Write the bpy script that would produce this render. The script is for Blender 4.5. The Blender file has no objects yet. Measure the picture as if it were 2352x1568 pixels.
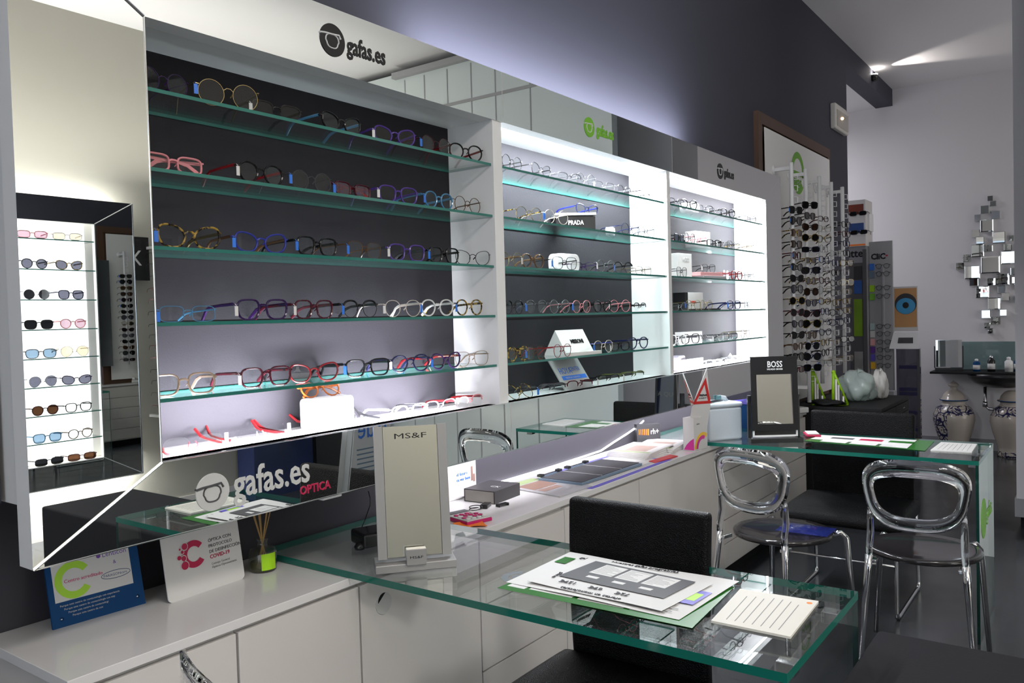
import bpy, math, random
from mathutils import Matrix, Vector
random.seed(7)
S = bpy.context.scene
COL = S.collection
PI = math.pi
R = math.radians

# ------------------------------------------------------------------ camera
CAM = Vector((0.0, -1.6172, 1.42))
YAW, PITCH, ROLL, FPX = 0.94, -0.0294, -0.0277, 1873.0
Fw = Vector((math.sin(YAW)*math.cos(PITCH), math.cos(YAW)*math.cos(PITCH), math.sin(PITCH)))
Rt = Fw.cross(Vector((0, 0, 1))).normalized()
Up = Rt.cross(Fw)
_c, _s = math.cos(ROLL), math.sin(ROLL)
Rt, Up = _c*Rt + _s*Up, -_s*Rt + _c*Up
cd = bpy.data.cameras.new('camera')
cd.sensor_width = 36.0
cd.lens = FPX*36.0/2352.0
cd.clip_start = 0.05
cam = bpy.data.objects.new('camera', cd)
COL.objects.link(cam)
M = Matrix((Rt, Up, -Fw)).transposed().to_4x4()
M.translation = CAM
cam.matrix_world = M
S.camera = cam


def at(u, v, ax, val):
    """point where the sight line of photo pixel (u, v) meets the plane axis=val"""
    d = Fw + (u-1176)/FPX*Rt - (v-784)/FPX*Up
    t = (val-CAM[ax])/d[ax]
    return CAM + t*d


# ------------------------------------------------------------------ mesh helpers
class MB:
    def __init__(s):
        s.v, s.f, s.m = [], [], []

    def add(s, vs, fs, m=0):
        o = len(s.v)
        s.v += [tuple(v) for v in vs]
        s.f += [tuple(i+o for i in f) for f in fs]
        s.m += [m]*len(fs) if isinstance(m, int) else m
        return s

    def box(s, x0, x1, y0, y1, z0, z1, m=0):
        v = [(x, y, z) for z in (z0, z1) for y in (y0, y1) for x in (x0, x1)]
        return s.add(v, [(0, 2, 3, 1), (4, 5, 7, 6), (0, 1, 5, 4), (1, 3, 7, 5), (3, 2, 6, 7), (2, 0, 4, 6)], m)

    def tube(s, path, r, n=6, closed=False, m=0, flat=1.0):
        P = [Vector(p) for p in path]
        k = len(P)
        rs = r if isinstance(r, (list, tuple)) else [r]*k
        T = []
        for i in range(k):
            a = P[i-1] if (i > 0 or closed) else P[i]
            b = P[(i+1) % k] if (i < k-1 or closed) else P[i]
            t = (b-a)
            T.append(t.normalized() if t.length > 1e-9 else Vector((0, 0, 1)))
        ref = Vector((0, 1, 0)) if abs(T[0].y) < .9 else Vector((0, 0, 1))
        nrm = (ref - ref.dot(T[0])*T[0]).normalized()
        vs = []
        for i in range(k):
            nrm = (nrm - nrm.dot(T[i])*T[i])
            nrm = nrm.normalized() if nrm.length > 1e-6 else T[i].orthogonal().normalized()
            b = T[i].cross(nrm)
            for j in range(n):
                a = 2*PI*j/n
                vs.append(P[i] + rs[i]*(math.cos(a)*nrm*flat + math.sin(a)*b))
        fs = []
        for i in range(k if closed else k-1):
            for j in range(n):
                a, b2 = i*n+j, i*n+(j+1) % n
                c, d = ((i+1) % k)*n+(j+1) % n, ((i+1) % k)*n+j
                fs.append((a, b2, c, d))
        if not closed:
            fs.append(tuple(range(n))[::-1])
            fs.append(tuple((k-1)*n+j for j in range(n)))
        return s.add(vs, fs, m)

    def lathe(s, prof, n=32, c=(0, 0, 0), m=0):
        vs, fs = [], []
        for r, z in prof:
            for j in range(n):
                a = 2*PI*j/n
                vs.append((c[0]+r*math.cos(a), c[1]+r*math.sin(a), c[2]+z))
        for i in range(len(prof)-1):
            for j in range(n):
                fs.append((i*n+j, i*n+(j+1) % n, (i+1)*n+(j+1) % n, (i+1)*n+j))
        if prof[0][0] > 0:
            fs.append(tuple(range(n))[::-1])
        if prof[-1][0] > 0:
            fs.append(tuple((len(prof)-1)*n+j for j in range(n)))
        return s.add(vs, fs, m)

    def prism(s, poly, c0, c1, fn, m=0, mside=None):
        """poly (a,b) extruded from c0 to c1; fn(a,b,c) gives the point. cap at c0 uses m"""
        n = len(poly)
        vs = [fn(a, b, c0) for a, b in poly] + [fn(a, b, c1) for a, b in poly]
        ms = m if mside is None else mside
        fs = [tuple(range(n)), tuple(range(n, 2*n))[::-1]]
        fs += [(i, i+n, (i+1) % n+n, (i+1) % n) for i in range(n)]
        return s.add(vs, fs, [m, ms]+[ms]*n)

    def xf(s, mat):
        s.v = [tuple(mat @ Vector(v)) for v in s.v]
        return s

    def build(s, name, mats, parent=None, smooth=False, bevel=0.0, loc=None, fix=True):
        me = bpy.data.meshes.new(name)
        me.from_pydata(s.v, [], s.f)
        mats = mats if isinstance(mats, (list, tuple)) else [mats]
        for mt in mats:
            me.materials.append(mt)
        me.polygons.foreach_set('material_index', s.m)
        if fix:
            import bmesh
            b = bmesh.new()
            b.from_mesh(me)
            bmesh.ops.recalc_face_normals(b, faces=b.faces)
            b.to_mesh(me)
            b.free()
        if smooth:
            me.polygons.foreach_set('use_smooth', [True]*len(me.polygons))
        me.update()
        o = bpy.data.objects.new(name, me)
        COL.objects.link(o)
        if parent:
            o.parent = parent
        if loc:
            o.location = loc
        if bevel:
            bv = o.modifiers.new('bevel', 'BEVEL')
            bv.width = bevel
            bv.segments = 3
            bv.limit_method = 'ANGLE'
            bv.angle_limit = R(40)
            me.polygons.foreach_set('use_smooth', [True]*len(me.polygons))
            wn = o.modifiers.new('wn', 'WEIGHTED_NORMAL')
            wn.keep_sharp = True
        return o


XZ = lambda a, b, c: (a, c, b)
XY = lambda a, b, c: (a, b, c)
YZ = lambda a, b, c: (c, a, b)


def tag(o, label=None, cat=None, group=None, kind=None):
    if label: o['label'] = label
    if cat: o['category'] = cat
    if group: o['group'] = group
    if kind: o['kind'] = kind
    return o


def empty(name, loc=(0, 0, 0), rz=0, label=None, cat=None, group=None, kind=None):
    o = bpy.data.objects.new(name, None)
    o.empty_display_size = .05
    COL.objects.link(o)
    o.location = loc
    o.rotation_euler = (0, 0, rz)
    return tag(o, label, cat, group, kind)


def box(name, x0, x1, y0, y1, z0, z1, mat, parent=None, bevel=0.0):
    return MB().box(x0, x1, y0, y1, z0, z1).build(name, mat, parent, bevel=bevel)


def struct(o):
    o['kind'] = 'structure'
    return o


_tc = {}


def text(s, size, mat, parent, loc, rot=(PI/2, 0, 0), ext=.0006, name='lettering', align='LEFT', sx=1.0, bold=0.0):
    cu = bpy.data.curves.new('t', 'FONT')
    cu.body = s
    cu.size = size
    cu.extrude = ext
    cu.offset = bold
    cu.align_x = align
    cu.resolution_u = 2
    o = bpy.data.objects.new('t', cu)
    COL.objects.link(o)
    bpy.context.view_layer.update()
    me = bpy.data.meshes.new_from_object(o.evaluated_get(bpy.context.evaluated_depsgraph_get()))
    bpy.data.objects.remove(o)
    bpy.data.curves.remove(cu)
    me.materials.clear()
    me.materials.append(mat)
    for v in me.vertices:
        v.co.x *= sx
    r = bpy.data.objects.new(name, me)
    COL.objects.link(r)
    r.parent = parent
    r.location = loc
    r.rotation_euler = rot
    return r


def disc(cx, cz, r, y0, y1, n=40, rx=None):
    rx = rx or r
    return [(cx+rx*math.cos(2*PI*i/n), cz+r*math.sin(2*PI*i/n)) for i in range(n)]


# ------------------------------------------------------------------ materials
def mat(name, col, rough=.5, metal=0.0, spec=.5, emis=0, ecol=None, trans=0, ior=1.45, coat=0, bump=None, alpha=1, var=0):
    m = bpy.data.materials.new(name)
    m.use_nodes = True
    nt = m.node_tree
    b = nt.nodes['Principled BSDF']
    b.inputs['Base Color'].default_value = (*col, 1)
    b.inputs['Roughness'].default_value = rough
    b.inputs['Metallic'].default_value = metal
    b.inputs['Specular IOR Level'].default_value = spec
    b.inputs['IOR'].default_value = ior
    b.inputs['Transmission Weight'].default_value = trans
    b.inputs['Coat Weight'].default_value = coat
    b.inputs['Alpha'].default_value = alpha
    if emis:
        b.inputs['Emission Color'].default_value = (*(ecol or col), 1)
        b.inputs['Emission Strength'].default_value = emis
    if bump or var:
        tc = nt.nodes.new('ShaderNodeTexCoord')
    if bump:
        scale, strength, kind = bump
        if kind == 'voronoi':
            t = nt.nodes.new('ShaderNodeTexVoronoi')
            out = t.outputs['Distance']
        else:
            t = nt.nodes.new('ShaderNodeTexNoise')
            t.inputs['Detail'].default_value = 4
            out = t.outputs['Fac']
        t.inputs['Scale'].default_value = scale
        nt.links.new(tc.outputs['Object'], t.inputs['Vector'])
        bp = nt.nodes.new('ShaderNodeBump')
        bp.inputs['Strength'].default_value = strength
        bp.inputs['Distance'].default_value = .002
        nt.links.new(out, bp.inputs['Height'])
        nt.links.new(bp.outputs['Normal'], b.inputs['Normal'])
    if var:
        n2 = nt.nodes.new('ShaderNodeTexNoise')
        n2.inputs['Scale'].default_value = 3
        n2.inputs['Detail'].default_value = 5
        nt.links.new(tc.outputs['Object'], n2.inputs['Vector'])
        mx = nt.nodes.new('ShaderNodeMix')
        mx.data_type = 'RGBA'
        mx.inputs[6].default_value = (*[c*(1-var) for c in col], 1)
        mx.inputs[7].default_value = (*[min(1, c*(1+var)) for c in col], 1)
        nt.links.new(n2.outputs['Fac'], mx.inputs[0])
        nt.links.new(mx.outputs[2], b.inputs['Base Color'])
    return m


def sheet(name, tint, ior=1.5, rough=0.0, body=0.0, bcol=(.5, .5, .5)):
    """thin clear sheet: tinted see-through plus mirror reflection by Fresnel, optional body colour"""
    m = bpy.data.materials.new(name)
    m.use_nodes = True
    nt = m.node_tree
    nt.nodes.clear()
    out = nt.nodes.new('ShaderNodeOutputMaterial')
    tr = nt.nodes.new('ShaderNodeBsdfTransparent')
    tr.inputs[0].default_value = (*tint, 1)
    gl = nt.nodes.new('ShaderNodeBsdfGlossy')
    gl.inputs['Roughness'].default_value = rough
    gl.inputs['Color'].default_value = (1, 1, 1, 1)
    lw = nt.nodes.new('ShaderNodeLayerWeight')
    lw.inputs['Blend'].default_value = .5
    pw = nt.nodes.new('ShaderNodeMath')
    pw.operation = 'POWER'
    nt.links.new(lw.outputs['Facing'], pw.inputs[0])
    pw.inputs[1].default_value = 4.5
    f0 = ((ior-1)/(ior+1))**2
    fr = nt.nodes.new('ShaderNodeMath')
    fr.operation = 'MULTIPLY_ADD'
    nt.links.new(pw.outputs[0], fr.inputs[0])
    fr.inputs[1].default_value = 1-f0
    fr.inputs[2].default_value = f0
    src = tr.outputs[0]
    if body:
        df = nt.nodes.new('ShaderNodeBsdfDiffuse')
        df.inputs[0].default_value = (*bcol, 1)
        m2 = nt.nodes.new('ShaderNodeMixShader')
        m2.inputs[0].default_value = body
        nt.links.new(src, m2.inputs[1])
        nt.links.new(df.outputs[0], m2.inputs[2])
        src = m2.outputs[0]
    mx = nt.nodes.new('ShaderNodeMixShader')
    nt.links.new(fr.outputs[0], mx.inputs[0])
    nt.links.new(src, mx.inputs[1])
    nt.links.new(gl.outputs[0], mx.inputs[2])
    nt.links.new(mx.outputs[0], out.inputs[0])
    return m


K = {}
K['wall'] = mat('slate_paint', (.042, .043, .060), .75, bump=(60, .12, 'noise'))
K['wallblack'] = mat('recess_paint', (.034, .032, .041), .7)
K['white_wall'] = mat('white_plaster', (.60, .585, .60), .8, bump=(40, .08, 'noise'))
K['beige_wall'] = mat('beige_plaster', (.40, .385, .34), .8, bump=(40, .08, 'noise'))
K['ceiling'] = mat('ceiling_paint', (.66, .65, .665), .85)
K['mirror'] = mat('mirror', (.80, .83, .82), .004, 1.0)
K['lam'] = mat('white_laminate', (.60, .575, .555), .3)
K['lam_top'] = mat('white_gloss_worktop', (.66, .65, .65), .12, spec=.5)
K['bay_white'] = mat('bay_white', (.70, .70, .70), .35)
K['bay_back'] = mat('charcoal_felt', (.020, .019, .0225), .8, spec=.2, bump=(300, .3, 'noise'))
K['glass'] = sheet('clear_glass', (.965, .985, .98))
K['glass_edge'] = mat('green_glass_edge', (.006, .12, .09), .08, spec=.6)
K['panel_edge'] = mat('dark_glass_edge', (.003, .03, .024), .08, spec=.6)
K['shelf_edge'] = mat('green_shelf_edge', (.025, .15, .125), .1, spec=.8)
K['chrome'] = mat('chrome', (.72, .72, .74), .12, 1.0)
K['silver'] = mat('brushed_silver', (.30, .295, .29), .42, .4)
K['trim'] = mat('polished_edge', (.85, .86, .86), .15, 1.0)
K['black'] = mat('black_plastic', (.012, .012, .013), .25)
K['matblack'] = mat('matt_black', (.009, .009, .010), .6, spec=.25)
K['leather'] = mat('black_leather', (.003, .003, .0035), .40, spec=.13, bump=(330, .9, 'voronoi'))
K['seat_black'] = mat('glossy_black_seat', (.018, .016, .017), .07, spec=.7)
K['clear'] = mat('clear_acrylic', (.86, .88, .92), .0, trans=1, ior=1.49)
K['white'] = mat('white', (.75, .75, .75), .4)
K['paper'] = mat('paper', (.60, .59, .58), .7)
K['grey'] = mat('grey', (.30, .30, .31), .5)
K['dgrey'] = mat('dark_grey', (.055, .055, .06), .5)
K['pole'] = mat('white_metal', (.66, .66, .68), .3)
K['green'] = mat('logo_green', (.16, .42, .03), .5)
K['lime'] = mat('lime', (.33, .62, .01), .4)
K['brown'] = mat('brown_wood', (.085, .045, .028), .5, bump=(20, .2, 'noise'))
K['red'] = mat('red', (.55, .03, .03), .4)
K['crimson'] = mat('crimson', (.42, .008, .06), .4)
K['magenta'] = mat('magenta', (.45, .01, .12), .35)
K['pink'] = mat('pink', (.72, .35, .36), .5)
K['orange'] = mat('orange', (.85, .20, .02), .6)
K['blue'] = mat('tag_blue', (.03, .16, .62), .4)
K['navy'] = mat('navy', (.004, .05, .16), .5, spec=.15)
K['purple'] = mat('purple', (.12, .03, .28), .4)
K['violet'] = mat('violet_blue', (.10, .08, .45), .4)
K['yellow'] = mat('amber', (.75, .42, .02), .5)
K['bench'] = mat('grey_upholstery', (.018, .018, .021), .9, spec=.1, bump=(120, .3, 'noise'))
K['led'] = mat('led', (1, 1, 1), .5, emis=6, ecol=(.97, .97, 1))
K['cream'] = mat('cream', (.55, .52, .42), .5)
K['aqua'] = mat('frosted_print', (.38, .50, .48), .5)
K['greyprint'] = mat('grey_print', (.10, .12, .13), .5)
K['darkink'] = mat('dark_ink', (.03, .03, .035), .5)
K['cooler'] = mat('pale_blue_fabric', (.48, .53, .58), .7, bump=(150, .3, 'noise'))
K['teal'] = mat('teal', (.10, .22, .25), .6)
K['steel'] = mat('steel_blue', (.14, .20, .27), .3)
K['bag'] = sheet('plastic_bag', (.75, .82, .80), 1.4, .25, .55, (.50, .58, .55))
K['porcelain_dark'] = mat('dark_basin', (.02, .02, .022), .3)
K['skin'] = mat('eyelid_tan', (.50, .26, .10), .6, var=.25)
K['iris'] = mat('iris_blue', (.05, .30, .55), .3, var=.4)


def floor_mat():
    m = mat('grey_tiles', (.05, .052, .055), .16, spec=.5)
    nt = m.node_tree
    b = nt.nodes['Principled BSDF']
    tc = nt.nodes.new('ShaderNodeTexCoord')
    br = nt.nodes.new('ShaderNodeTexBrick')
    br.offset = 0
    br.inputs['Scale'].default_value = 1
    br.inputs['Brick Width'].default_value = .6
    br.inputs['Row Height'].default_value = .6
    br.inputs['Mortar Size'].default_value = .003
    br.inputs['Color1'].default_value = (.036, .038, .042, 1)
    br.inputs['Color2'].default_value = (.028, .030, .034, 1)
    br.inputs['Mortar'].default_value = (.02, .02, .02, 1)
    nt.links.new(tc.outputs['Object'], br.inputs['Vector'])
    ns = nt.nodes.new('ShaderNodeTexNoise')
    ns.inputs['Scale'].default_value = 5
    ns.inputs['Detail'].default_value = 8
    nt.links.new(tc.outputs['Object'], ns.inputs['Vector'])
    mx = nt.nodes.new('ShaderNodeMix')
    mx.data_type = 'RGBA'
    mx.blend_type = 'MULTIPLY'
    mx.inputs[0].default_value = .6
    nt.links.new(br.outputs['Color'], mx.inputs[6])
    nt.links.new(ns.outputs['Color'], mx.inputs[7])
    nt.links.new(br.outputs['Color'], b.inputs['Base Color'])
    mr = nt.nodes.new('ShaderNodeMapRange')
    mr.inputs[3].default_value = .08
    mr.inputs[4].default_value = .30
    nt.links.new(ns.outputs['Fac'], mr.inputs[0])
    nt.links.new(mr.outputs[0], b.inputs['Roughness'])
    return m


def vase_mat(name, half):
    m = mat(name, (.42, .38, .33), .18)
    nt = m.node_tree
    b = nt.nodes['Principled BSDF']
    tc = nt.nodes.new('ShaderNodeTexCoord')
    v = nt.nodes.new('ShaderNodeTexVoronoi')
    v.feature = 'DISTANCE_TO_EDGE'
    v.inputs['Scale'].default_value = 13
    ns = nt.nodes.new('ShaderNodeTexNoise')
    ns.inputs['Scale'].default_value = 9
    ns.inputs['Distortion'].default_value = 2.5
    nt.links.new(tc.outputs['Object'], v.inputs['Vector'])
    nt.links.new(tc.outputs['Object'], ns.inputs['Vector'])
    sx = nt.nodes.new('ShaderNodeSeparateXYZ')
    nt.links.new(tc.outputs['Object'], sx.inputs[0])

    def math_(op, a, bb):
        n = nt.nodes.new('ShaderNodeMath')
        n.operation = op
        for i, q in enumerate((a, bb)):
            if isinstance(q, (int, float)): n.inputs[i].default_value = q
            elif q is not None: nt.links.new(q, n.inputs[i])
        return n.outputs[0]
    pat = math_('LESS_THAN', math_('ABSOLUTE', math_('SUBTRACT', ns.outputs['Fac'], .5), 0), .035)
    pat2 = math_('LESS_THAN', v.outputs['Distance'], .06)
    pat = math_('MAXIMUM', pat, pat2)
    # collar band always patterned, body patterned on the left (+y) flank only
    band = math_('MULTIPLY', math_('GREATER_THAN', sx.outputs['Z'], .38), math_('LESS_THAN', sx.outputs['Z'], .47))
    side = math_('MULTIPLY', math_('GREATER_THAN', sx.outputs['Y'], half), math_('LESS_THAN', sx.outputs['Z'], .47))
    foot = math_('LESS_THAN', sx.outputs['Z'], .05)
    mask = math_('MAXIMUM', math_('MAXIMUM', band, side), foot)
    fac = math_('MULTIPLY', mask, pat)
    mx = nt.nodes.new('ShaderNodeMix')
    mx.data_type = 'RGBA'
    mx.inputs[6].default_value = (.42, .38, .33, 1)
    mx.inputs[7].default_value = (.012, .014, .06, 1)
    nt.links.new(fac, mx.inputs[0])
    nt.links.new(mx.outputs[2], b.inputs['Base Color'])
    return m


K['floor'] = floor_mat()


def area(name, loc, rot, sx, sy, power, col=(1, 1, 1), spread=None):
    l = bpy.data.lights.new(name, 'AREA')
    l.shape = 'RECTANGLE'
    l.size, l.size_y = sx, sy
    l.energy = power
    l.color = col
    if spread: l.spread = spread
    o = bpy.data.objects.new(name, l)
    COL.objects.link(o)
    o.location = loc
    o.rotation_euler = rot
    return o


# ================================================================== ROOM
XFAR, ZC, YW = 9.1, 3.636, .14
XE = 7.26      # where the slate wall stops
struct(box('floor', -3.2, XFAR+.2, -4.4, 2.6, -.1, 0, K['floor']))
struct(box('ceiling', -3.2, XFAR+.2, -4.4, YW+.16, ZC, ZC+.1, K['ceiling']))
w = MB()
w.box(-3.2, XE, YW, .50, 2.10, ZC)              # above the display unit
w.box(-3.2, .69, YW, .50, 1.083, 2.10)
w.box(.69, 5.05, .215, .50, 1.083, 2.10)
w.box(5.05, XE, YW, .50, 0, 2.10)
w.box(XE, XFAR, YW, .30, 3.469, ZC)             # lintel over the opening
struct(w.build('wall_back', K['wall']))
struct(box('wall_recess', -3.2, 5.05, .378, .50, 0, 1.083, K['wallblack']))
struct(box('wall_far', XFAR, XFAR+.2, -4.4, 2.6, 0, ZC+.1, K['white_wall']))
a = MB()
a.box(XE, XFAR, .30, 2.4, 3.469, 3.55)
struct(a.build('ceiling_alcove', K['ceiling']))
struct(box('wall_alcove', XE-.1, XFAR, 2.4, 2.5, 0, 3.55, K['white_wall']))
struct(box('wall_alcove_side', XE-.1, XE, .50, 2.4, 0, 3.5, K['white_wall']))
struct(box('baseboard_far', XFAR-.012, XFAR, -4.2, 2.4, 0, .11, K['grey']))
struct(box('wall_front', -3.2, XFAR, -4.35, -4.2, 0, ZC, K['beige_wall']))
struct(box('baseboard_front', -3.2, XFAR, -4.2, -4.188, 0, .10, K['lam']))
wl = MB()
wl.box(-3.3, -3.2, -4.4, -3.6, 0, ZC)
wl.box(-3.3, -3.2, -.6, .5, 0, ZC)
wl.box(-3.3, -3.2, -3.6, -.6, 2.9, ZC)
wl.box(-3.3, -3.2, -3.6, -.6, 0, .3)
struct(wl.build('wall_left', K['white_wall']))
wf = MB()
for yy in (-3.6, -2.6, -1.6, -.66):
    wf.box(-3.27, -3.22, yy, yy+.06, .3, 2.9)
wf.box(-3.27, -3.22, -3.6, -.6, .3, .36).box(-3.27, -3.22, -3.6, -.6, 2.84, 2.9)
win = struct(wf.build('window_1', K['white']))
struct(box('window_pane', -3.25, -3.245, -3.6, -.6, .3, 2.9, K['glass'], win))

# column at the right edge of the view
c = MB().box(6.0, 6.5, -4.2, -1.15, .19, ZC)
c = struct(c.build('wall_column', K['white_wall']))
struct(box('baseboard_column', 5.99, 6.51, -4.2, -1.14, .075, .19, K['grey']))
struct(box('trim_column_foot', 6.02, 6.48, -4.2, -1.17, 0, .075, K['matblack']))

# ================================================================== DISPLAY UNIT
XO0, XO1, ZO0, ZO1 = .683, 5.060, .974, 2.234
XI0, XI1, ZI0, ZI1 = .946, 4.781, 1.1335, 2.068
SZ = [1.927, 1.759, 1.593, 1.430, 1.267]
BAYS = [(.946, 2.143), (2.191, 3.449), (3.482, 4.781)]
unit = empty('display_unit', (0, 0, 0), 0, 'long wall display unit with mirrored frame and three lit bays of glasses', 'display unit')
cb = MB()
cb.box(.70, 5.04, .055, .20, ZI1, 2.10)                 # top board
cb.box(.70, 5.04, .008, .378, 1.083, ZI0)               # bottom board
cb.box(.70, .946, .055, .20, ZI0, ZI1)
cb.box(2.143, 2.191, .004, .20, ZI0, ZI1)
cb.box(3.449, 3.482, .004, .20, ZI0, ZI1)
cb.box(4.781, 5.04, .055, .20, ZI0, ZI1)
cb.build('carcass', K['bay_white'], unit)
for i, (x0, x1) in enumerate(BAYS):
    box('back_panel', x0, x1, .195, .203, ZI0, ZI1, K['bay_back'], unit)
    for z in SZ:
        g = MB()
        g.box(x0+.001, x1-.001, .012, .192, z-.008, z)
        g.m = [0, 0, 1, 1, 1, 1]
        g.build('glass_shelf', [K['glass'], K['shelf_edge']], unit)


def band(poly, nm='mirror_panel'):
    cx = sum(p[0] for p in poly)/len(poly)
    return MB().prism(poly, 0.0, .054, XZ, 0, 1).build(nm, [K['mirror'], K['white']], unit, fix=True)


g_ = .0015
band([(XO0, ZO0), (XI0, ZI0), (XI0, ZI1), (XO0, ZO1)])
band([(XO1, ZO0), (XO1, ZO1), (XI1, ZI1), (XI1, ZI0)])
J1, J2 = 2.197, 3.506
tops = [[(XO0+g_, ZO1), (XI0, ZI1), (J1-g_, ZI1), (J1-g_, ZO1)], [(J1+g_, ZO1), (J1+g_, ZI1), (J2-g_, ZI1), (J2-g_, ZO1)], [(J2+g_, ZO1), (J2+g_, ZI1), (XI1, ZI1), (XO1-g_, ZO1)]]
bots = [[(XO0+g_, ZO0), (J1-g_, ZO0), (J1-g_, ZI0), (XI0, ZI0)], [(J1+g_, ZO0), (J2-g_, ZO0), (J2-g_, ZI0), (J1+g_, ZI0)], [(J2+g_, ZO0), (XO1-g_, ZO0), (XI1, ZI0), (J2+g_, ZI0)]]
TB = [band(p) for p in tops]
BB = [band(p) for p in bots]
tr = MB()
for (ax_, az_), (bx_, bz_) in (((XO0, ZO0), (XI0, ZI0)), ((XO0, ZO1), (XI0, ZI1))):
    tr.tube([(ax_, -.001, az_), (bx_, -.001, bz_)], .0028, 6)
tr.tube([(XI0, -.001, ZI0), (XI0, -.001, ZI1)], .0016, 5)
tr.tube([(XI0, -.001, ZI0+.002), (XI1, -.001, ZI0+.002)], .0016, 5)
tr.tube([(XO0, -.001, ZO0), (XO1, -.001, ZO0)], .0016, 5)
tr.build('edge_trim', K['trim'], unit)


def logo(parent, cx, cz, r, tx, tz, ts, m_disc, m_line, m_text, y=0.0, s='gafas.es', lw=1.0, sx=1.0, bold=.002):
    """round badge with a spectacle lens and temple drawn on it, and the shop lettering to its right"""
    MB().prism(disc(cx, cz, r, 0, 0), y-.0018, y-.0002, XZ).build('logo_disc', m_disc, parent)
    L = MB()
    pts = []
    for i in range(28):
        a = 2*PI*i/28
        n = 2.6
        xx = math.copysign(abs(math.cos(a))**(2/n), math.cos(a))*.52*r
        zz = math.copysign(abs(math.sin(a))**(2/n), math.sin(a))*.42*r
        if zz < 0: xx *= .86
        pts.append((cx+xx-.05*r, y-.0022, cz+zz-.08*r))
    L.tube(pts, .045*r*lw, 5, closed=True)
    L.tube([(cx-.98*r, y-.0022, cz+.26*r), (cx-.6*r, y-.0022, cz+.32*r), (cx-.1*r, y-.0022, cz+.34*r), (cx+.5*r, y-.0022, cz+.40*r), (cx+.62*r, y-.0022, cz+.18*r)], .07*r*lw, 5)
    L.build('logo_lens_outline', m_line, parent)
    text(s, ts, m_text, parent, (tx, y-.0005, tz), ext=.0008, sx=sx, bold=bold)


K['logo_line'] = mat('logo_line', (.55, .55, .55), .3)
logo(TB[0], 1.462, 2.150, .042, 1.512, 2.130, .066, K['black'], K['logo_line'], K['black'], sx=.72, bold=.0016)
logo(TB[1], 2.760, 2.148, .038, 2.815, 2.128, .064, K['green'], K['logo_line'], K['green'], sx=.72, bold=.0016)
logo(TB[2], 4.086, 2.148, .040, 4.14, 2.128, .064, K['black'], K['logo_line'], K['black'], sx=.72, bold=.0016)
K['lgrey'] = mat('light_print', (.50, .50, .49), .4)
logo(BB[0], 1.064, 1.049, .042, 1.118, 1.025, .095, K['lgrey'], K['dgrey'], K['lgrey'], sx=.78, bold=.0012)
text('OPTICA', .030, K['crimson'], BB[0], (1.306, -.0005, .995), sx=.92, bold=.0006)

# small white sensor with its cable under the unit, black device on the glass
o = empty('sensor', (1.424, .055, .962), 0, 'small white sensor fixed under the mirrored frame above the reed diffuser', 'sensor')
box('housing', -.032, .032, -.04, .03, 0, .0105, K['white'], o, .002)
t = MB()
p0, p1, p2 = at(846, 1128, 1, .10), at(850, 1160, 1, .16), at(838, 1195, 1, .2)
t.tube([p0, (p0+p1)/2+Vector((.004, 0, 0)), p1, (p1+p2)/2, p2, Vector((1.64, .17, .775))], .0016, 5)
tag(t.build('power_cable', K['black'], smooth=True), 'thin black cable hanging behind the silver countertop mirror', 'cable')
o = empty('barcode_scanner', (1.66, .11, .772), R(-20), 'black device lying on the glass behind the silver tabletop mirror', 'device')
MB().box(-.055, .055, -.05, .05, .004, .045).build('body', K['black'], o, bevel=.008)
MB().lathe([(0, 0), (.014, .002), (.016, .01), (.01, .02), (0, .022)], 14, (-.06, -.03, 0)).build('knob', K['black'], o, smooth=True)

# ================================================================== COUNTER AND CABINETS
wt = MB()
wt.box(.73, 5.05, -.012, .376, .728, .75)
wt.box(5.05, 5.47, -.012, .138, .728, .75)
wt = wt.build('worktop', K['lam_top'], bevel=.0015)
tag(wt, 'long white glossy worktop running under the mirrored display unit', 'worktop')


def cabinet(x0, x1, label, drawers=0, doors=1, grommet=False, yb=.36):
    cb_ = empty('base_cabinet', ((x0+x1)/2, 0, 0), 0, label, 'cabinet', 'white cabinets under the worktop')
    h = (x1-x0)/2
    MB().box(-h+.0005, h-.0005, .012, yb, .07, .724).build('body', K['lam'], cb_)
    box('plinth', -h, h, .05, yb, 0, .068, K['matblack'], cb_)
    if drawers:
        n = drawers
        zh = (.715-.085)/n
        for i in range(n):
            MB().box(-h+.002, h-.002, -.004, .011, .085+i*zh, .085+(i+1)*zh-.005).build('drawer', K['lam'], cb_, bevel=.001)
    else:
        wd = (2*h-.004)/doors
        for i in range(doors):
            MB().box(-h+.002+i*wd, -h+.002+(i+1)*wd-.003, -.004, .011, .080, .715).build('door', K['lam'], cb_, bevel=.001)
    return cb_


cabinet(.745, 1.112, 'white base cabinet at the left end, below the two leaning signs')
cabinet(1.112, 1.490, 'white base cabinet with plain door, left of the one with a round hole')
cg = cabinet(1.490, 2.003, 'white base cabinet with a round cable hole in its door')
gm = MB().prism(disc(0, 0, .030, 0, 0, 36), -.0065, -.0042, XZ)
gm.v = [(v[0]-.172, v[1], v[2]+.645) for v in gm.v]
gm.build('cable_hole_cover', K['lgrey'], cg)
cr = [(.022*math.cos(a), .022*math.sin(a)) for a in [R(75+i*10) for i in range(12)]]
MB().prism([(x_-.172, z_+.652) for x_, z_ in cr], -.0075, -.0063, XZ).build('cable_hole', K['matblack'], cg)
cabinet(2.003, 2.505, 'white drawer cabinet beneath the near glass desk', drawers=3)
cabinet(2.505, 3.10, 'white base cabinet behind the near black leather chair')
cabinet(3.10, 4.036, 'white base cabinet behind the left clear-backed chair')
cabinet(4.036, 4.75, 'white drawer cabinet beneath the far glass desk', drawers=5)
cabinet(4.75, 5.47, 'white end drawer cabinet at the right end of the worktop', drawers=5, yb=.13)

# ================================================================== GLASS DESKS


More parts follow.
